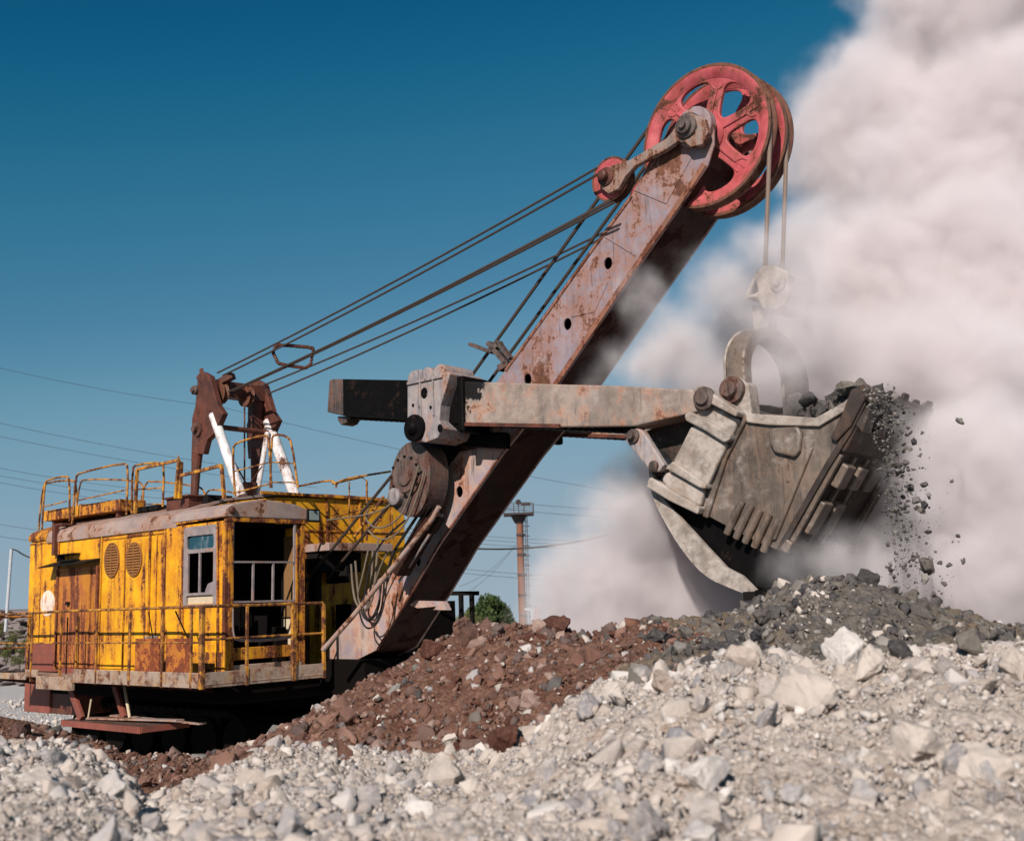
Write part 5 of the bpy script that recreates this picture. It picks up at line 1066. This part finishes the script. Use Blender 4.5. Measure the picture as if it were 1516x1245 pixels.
# red and white lattice tower
def lattice(name,p0,p1,w,mat,label,cat,n=8,r=.03):
    root=empty(name,tuple(p0)); tag(root,label,cat); d_=MB(); p0=Vector(p0);p1=Vector(p1); dr=(p1-p0).normalized(); s1=dr.cross(Vector((0,1,0))).normalized(); s2=dr.cross(s1)
    cs=[(1,1),(-1,1),(-1,-1),(1,-1)]
    for i,j in cs: d_.beam(p0+(s1*i+s2*j)*w/2,p1+(s1*i+s2*j)*w*.3,r*2,r*2)
    part(d_,'mast_chord',mat,root); d_=MB()
    for k in range(n):
        a0=p0.lerp(p1,k/n);a1=p0.lerp(p1,(k+1)/n); w0=w/2*(1-.4*k/n); w1=w/2*(1-.4*(k+1)/n)
        for q in range(4):
            i,j=cs[q]; i2,j2=cs[(q+1)%4]; d_.beam(a0+(s1*i+s2*j)*w0,a1+(s1*i2+s2*j2)*w1,r*1.4,r*1.4)
    part(d_,'lattice_brace',mat,root); return root
lattice('lattice_tower',wpix(795,948,110),wpix(796,897,110),.6,M['redpaint'],'faint red lattice tower in the distance right of the floodlight mast','tower',7,.035)
lattice('crane_jib',wpix(812,925,80),wpix(829,896,80),.45,M['cranepaint'],'yellow lattice crane jib sticking up at the edge of the dust','crane',7,.035)
# slim pole at the left edge with a drooping wire
pl=empty('wire_pole',wpix(8,935,32)); tag(pl,'thin pale pole with a drooping wire at the left edge','pole')
d_=MB(); d_.tube([wpix(8,935,32),wpix(17,813,32)],.045,8); part(d_,'pole',M['galv'],pl); d_=MB(); d_.tube([wpix(17,813,32),wpix(24,814,32),wpix(34,821,32),wpix(46,826,32),wpix(75,832,32)],.022,6,1); part(d_,'wire',M['hose'],pl)
# overhead lines
def wire(p,d0,d1,r,label,mat='wirefar',sag=.0,grp='power lines crossing the sky'):
    a,b_=Vector(WP(*p[0],d0)),Vector(WP(*p[1],d1)); pts=[a.lerp(b_,i/16)-Vector((0,0,sag*4*(i/16)*(1-i/16))) for i in range(17)]
    d_=MB(); d_.tube(pts,r,5); o=d_.build('power_line',M[mat]); tag(o,label,'power line',grp); return o
M['wirefar']=flat('overhead_wire',(.06,.065,.08),.6)
WL=[((-120,515),(330,603),.02,'single power line highest at the left, ending behind the gantry'),((330,603),(1000,742),.02,'power line running from the gantry towards the boom foot'),((-120,598),(420,700),.02,'power line crossing behind the gantry legs'),((-120,620),(470,722),.02,'power line just under the one crossing the gantry legs'),
 ((-120,668),(300,732),.018,'upper line of the triple power lines above the house roof'),((-120,680),(320,744),.018,'middle line of the triple power lines above the house roof'),((-120,690),(330,757),.018,'lower line of the triple power lines above the house roof'),
 ((-120,752),(200,795),.018,'upper of two power lines left of the house wall'),((-120,770),(200,812),.018,'lower of two power lines left of the house wall'),
 ((640,727),(1010,755),.02,'upper power line at the height of the mast platform'),((640,738),(1010,766),.02,'power line just below the mast platform'),
 ((600,782),(1010,798),.018,'power line above the thick cable behind the mast'),((600,788),(1010,803),.018,'second line above the thick cable behind the mast'),((600,795),(1010,808),.018,'third line above the thick cable behind the mast'),
 ((600,832),(1010,853),.018,'upper line of the pair halfway down the mast'),((600,838),(1010,860),.018,'lower line of the pair halfway down the mast'),((680,868),(762,808),.015,'thin guy line slanting up to the mast'),((684,882),(768,800),.015,'lower thin guy line slanting up to the mast')]
for p0,p1,r,lab in WL: wire((p0,p1),85,100,r*.9,lab,sag=.5)
o=wire(((640,806),(900,792)),45,45,.035,'thick black cable sagging across the gap behind the boom','hose',sag=.35,grp=None)
# trees and bushes
def leafmat(name,c1,c2):
    m,nt,b=newmat(name); oi=noise_(nt,coords(nt),.9,3); col=mixc(nt,ramp(nt,oi,.35,.65),c1,c2); nt.links.new(col,b.inputs['Base Color']); b.inputs['Roughness'].default_value=.7; b.inputs['Specular IOR Level'].default_value=.2; return m
M['leaf']=leafmat('dark_leaves',(.035,.06,.02),(.07,.10,.03)); M['bush']=leafmat('olive_leaves',(.09,.11,.03),(.13,.13,.05))
def crown(c,rx,rz,n,leaf,mat,name,parent,seed,clumps=16):
    rd=np.random.default_rng(seed); cc=rd.normal(size=(clumps,3)); cc/=np.linalg.norm(cc,axis=1)[:,None]; cc*=rd.uniform(.25,.85,(clumps,1)); cc*=[rx,rx,rz]; cr=rd.uniform(.22,.42,clumps)*rx
    k=rd.integers(0,clumps,n); p=rd.normal(size=(n,3)); p/=np.linalg.norm(p,axis=1)[:,None]; p*=(rd.random((n,1))**.5)*cr[k][:,None]; p+=cc[k]; p+=np.array(c)
    u=rd.normal(size=(n,3)); u/=np.linalg.norm(u,axis=1)[:,None]; w=np.cross(u,rd.normal(size=(n,3))); w/=np.linalg.norm(w,axis=1)[:,None]; s=leaf*rd.uniform(.6,1.3,(n,1))
    v=np.stack([p-u*s,p+w*s*.5,p+u*s,p-w*s*.5],1).reshape(-1,3); f=np.arange(n*4).reshape(n,4); me=bpy.data.meshes.new(name); me.from_pydata(v.tolist(),[],f.tolist()); me.materials.append(mat); o=bpy.data.objects.new(name,me); return link(o,parent)
def tree(px,row0,row1,wpx,d,label,mat,seed,n=5000,name='tree',cat='tree'):
    base=Vector(WP(px,row1,d)); top=Vector(WP(px,row0,d)); h=top.z-base.z; rx=wpx/1640*d/2; root=empty(name,tuple(base)); tag(root,label,cat)
    d_=MB(); rd=random.Random(seed); d_.tube([base,base+Vector((.1,0,h*.35)),base+Vector((0,0,h*.75))],[h*.04,h*.03,h*.012],8)
    for k in range(7): a=rd.uniform(0,6.28); z=h*rd.uniform(.3,.6); d_.tube([base+Vector((0,0,z)),base+Vector((math.cos(a)*rx*.6,math.sin(a)*rx*.6,z+h*.25))],[h*.015,h*.005],5)
    part(d_,'trunk',M['bark'],root); o=crown(base+Vector((0,0,h*.62)),rx,h*.40,n,.035*h,mat,'crown',root,seed,clumps=22); rel(o,root); return root
tree(735,876,955,78,70,'dark green leafy tree left of the floodlight mast',M['leaf'],5,9000)
tree(697,905,960,50,62,'olive bush between the handrail and the dark tree',M['bush'],6,4000,'bush','bush'); tree(665,912,960,60,64,'olive bush hidden mostly by the boom foot',M['bush'],8,4000,'bush','bush')
# quarry wall at the far left
qm=rockmat('quarry_rock',[(.13,.10,.10),(.20,.165,.155),(.10,.08,.08)],(.24,.20,.19),.5,1.5,.9)
yy=np.linspace(0,1,90); xx=np.linspace(0,1,150); U,Vv=np.meshgrid(xx,yy); a=np.array(WP(-420,925,62)); b2=np.array(WP(150,925,50)); hh=EYE[2]+(-20/1640)*55
X=a[0]+(b2[0]-a[0])*U; Y=a[1]+(b2[1]-a[1])*U; topz=2.55+1.1*fbm(U*14,U*0+3,4)+.25; bot=-3.; Z=bot+(topz-bot)*Vv; disp=2.6*np.abs(fbm(U*30,Vv*9,6))+2.6*fbm(U*80,Vv*30,5)+(1-Vv)*-3.0; Y=Y+disp; X=X+.5*fbm(U*30+9,Vv*9,4)
v=np.stack([X,Y,Z],-1).reshape(-1,3); v2=v+np.array([0,6,0]); i=np.arange(v.shape[0]).reshape(90,150); f=np.stack([i[:-1,:-1],i[:-1,1:],i[1:,1:],i[1:,:-1]],-1).reshape(-1,4); n0=len(v); tp=np.stack([i[-1,:-1],i[-1,1:],i[-1,1:]+n0,i[-1,:-1]+n0],-1)
VV=np.concatenate([v,v2]); FF=np.concatenate([f,f[:,::-1]+n0,tp]); TRI=np.concatenate([FF[:,[0,1,2]],FF[:,[0,2,3]]]); me=mesh_np('quarry_wall',VV,TRI,np.tile([[.5,.5,.5]],(len(VV),1)),qm); o=bpy.data.objects.new('quarry_wall',me); link(o); tag(o,kind='structure')
for k in range(7):
    tree(2+k*6,918+(k*37)%50,948+(k*37)%50,22,48,'green scrub growing on the quarry wall at the left edge',M['bush'],20+k,700,'shrub','shrub')['group']='scrub on the quarry wall'
# ================================================================== dust cloud (voxel grid built by geometry nodes)
dm=bpy.data.materials.new('dust'); dm.use_nodes=True; nt=dm.node_tree; nt.nodes.clear(); ou=N(nt,'ShaderNodeOutputMaterial'); pv=N(nt,'ShaderNodeVolumePrincipled')
pv.inputs['Color'].default_value=(.90,.85,.85,1); pv.inputs['Density'].default_value=1.; pv.inputs['Anisotropy'].default_value=-.2; nt.links.new(pv.outputs[0],ou.inputs['Volume'])
def dust(name,label,blobs,lo,hi,vox,rho,amp,soft,nscale,seed,bias=0.,cat='dust'):
    ng=bpy.data.node_groups.new(name,'GeometryNodeTree'); ng.interface.new_socket('Geometry',in_out='OUTPUT',socket_type='NodeSocketGeometry'); ng.interface.new_socket('Geometry',in_out='INPUT',socket_type='NodeSocketGeometry')
    L=ng.links.new; pos=ng.nodes.new('GeometryNodeInputPosition').outputs[0]
    def vm(op,a,b=None,s=None):
        n=ng.nodes.new('ShaderNodeVectorMath'); n.operation=op
        for i,c in((0,a),(1,b)):
            if c is None: continue
            if isinstance(c,(tuple,list,Vector)): n.inputs[i].default_value=tuple(c)
            else: L(c,n.inputs[i])
        if s is not None: n.inputs[3].default_value=s
        return n
    def mm(op,a,b=0.,c=None):
        n=ng.nodes.new('ShaderNodeMath'); n.operation=op
        for i,q in((0,a),(1,b),(2,c)):
            if q is None: continue
            if isinstance(q,(int,float)): n.inputs[i].default_value=q
            else: L(q,n.inputs[i])
        return n.outputs[0]
    def nz(sc_,det,rgh,off,dist=0):
        n=ng.nodes.new('ShaderNodeTexNoise'); n.inputs['Scale'].default_value=sc_; n.inputs['Detail'].default_value=det; n.inputs['Roughness'].default_value=rgh; n.inputs['Distortion'].default_value=dist
        L(vm('ADD',pos,off).outputs[0],n.inputs['Vector']); return n
    # domain warp so that edges billow
    wn=nz(nscale*.8,3,.5,(seed,0,0)); wv=vm('SCALE',vm('SUBTRACT',wn.outputs['Color'],(.5,.5,.5)).outputs[0],s=amp*1.2).outputs[0]
    wp=vm('ADD',pos,wv).outputs[0]; acc=None
    for px,row,d,r,w_ in blobs:
        c=WP(px,row,d); df=vm('SUBTRACT',wp,c).outputs[0]; ln=vm('LENGTH',df).outputs['Value']; q=mm('SUBTRACT',ln,r)
        if w_!=1: q=mm('ADD',mm('MULTIPLY',q,1.),(1-w_)*soft)
        acc=q if acc is None else mm('SMOOTH_MIN',acc,q,.35)
    n1=nz(nscale,9,.66,(seed,3,1),.3); fld=mm('ADD',mm('SUBTRACT',bias,acc),mm('MULTIPLY',mm('SUBTRACT',n1.outputs[0],.5),amp*3.2))
    mr=ng.nodes.new('ShaderNodeMapRange'); mr.interpolation_type='SMOOTHSTEP'; mr.inputs[1].default_value=0; mr.inputs[2].default_value=soft; L(fld,mr.inputs[0])
    n2=nz(nscale*2.6,6,.65,(seed,9,4),.6); ml=ng.nodes.new('ShaderNodeMapRange'); ml.inputs[1].default_value=.3; ml.inputs[2].default_value=.7; ml.inputs[3].default_value=.35; ml.inputs[4].default_value=1.4; L(n2.outputs[0],ml.inputs[0]); ml.inputs[3].default_value=.2; ml.inputs[4].default_value=1.6
    den=mm('MULTIPLY',mm('MULTIPLY',mm('POWER',mr.outputs[0],1.3),ml.outputs[0]),rho)
    vc=ng.nodes.new('GeometryNodeVolumeCube'); vc.inputs['Min'].default_value=lo; vc.inputs['Max'].default_value=hi
    for i,k in enumerate(('Resolution X','Resolution Y','Resolution Z')): vc.inputs[k].default_value=int((hi[i]-lo[i])/vox)
    L(den,vc.inputs['Density']); sm=ng.nodes.new('GeometryNodeSetMaterial'); sm.inputs['Material'].default_value=dm; L(vc.outputs[0],sm.inputs['Geometry']); out=ng.nodes.new('NodeGroupOutput'); L(sm.outputs[0],out.inputs[0])
    me=bpy.data.meshes.new(name); me.from_pydata([(0,0,0)],[],[]); me.materials.append(dm); o=bpy.data.objects.new(name,me); link(o); md=o.modifiers.new('dust','NODES'); md.node_group=ng; tag(o,label,cat,kind='stuff'); return o
BACK=[(1300,200,18,1.5,1),(1425,20,18,1.7,1),(1500,-60,18,2,1),(1500,250,18,2.5,1),(1400,330,17.5,2.0,1),(1262,480,17,1.7,1),(1400,520,17,2.6,1),(1150,530,16.6,1.25,1),(1015,540,15.3,.62,.8),(1085,450,15.2,.65,.5),(1200,420,16.4,.9,.8),
 (1030,830,16.0,1.25,1),(915,862,15.6,.78,1),(960,770,15.3,.72,.95),(1090,700,16.2,1.45,1),(1010,905,16.0,1.25,1),(872,925,16.0,.70,1),(1300,760,16,2.3,1),(1460,760,15.5,2.5,1),(1520,560,16.5,2.5,1),(925,660,15.3,.5,.35),(885,545,15.6,.5,.45),(945,710,15.2,.5,.55),(1060,620,15.2,.7,.7),(1180,880,15.5,1.5,1),(1440,900,14.8,1.6,1)]
dust('dust_cloud','huge pale dust cloud billowing up behind the dipper',BACK,(-1,13.4,-.2),(12.5,21.5,13.2),.06,4.2,.66,1.15,.8,4.,bias=.42)
FRONT=[(1410,655,12.0,.55,.7),(1335,625,12.1,.36,.5),(1305,705,11.95,.30,.75),(1375,740,11.9,.5,.75),(1240,838,11.9,.34,.9),(1165,850,11.9,.28,.9),(1310,850,12.0,.42,.95),(1460,700,12.4,1.0,1),(1440,860,12.2,.8,1),(1520,800,12.3,1.0,1),(875,595,14.0,.40,.66),(905,530,14.2,.55,.55),(950,440,14.2,.6,.6),(1000,380,14.1,.40,.4),(960,540,14.3,.6,.75),
 (1190,500,12.8,.52,1),(1160,545,12.8,.40,1),(1200,430,12.9,.40,1),(1150,480,12.8,.36,1),(1260,520,13.4,.55,1),(1330,520,13.4,.6,1),(1450,560,13.2,.9,1),(1120,370,13.2,.5,.7),(1070,430,13.4,.65,.8),(1005,500,13.7,.6,.8),(1190,340,13.4,.6,.7),(1175,425,12.9,.42,.95),(1160,600,12.6,.22,.5)]
dust('dust_wisps','thin dust drifting in front of the dipper and boom',FRONT,(.6,10.8,1.6),(8.6,15.2,8.2),.045,3.6,.30,.75,1.3,9.,bias=.22)
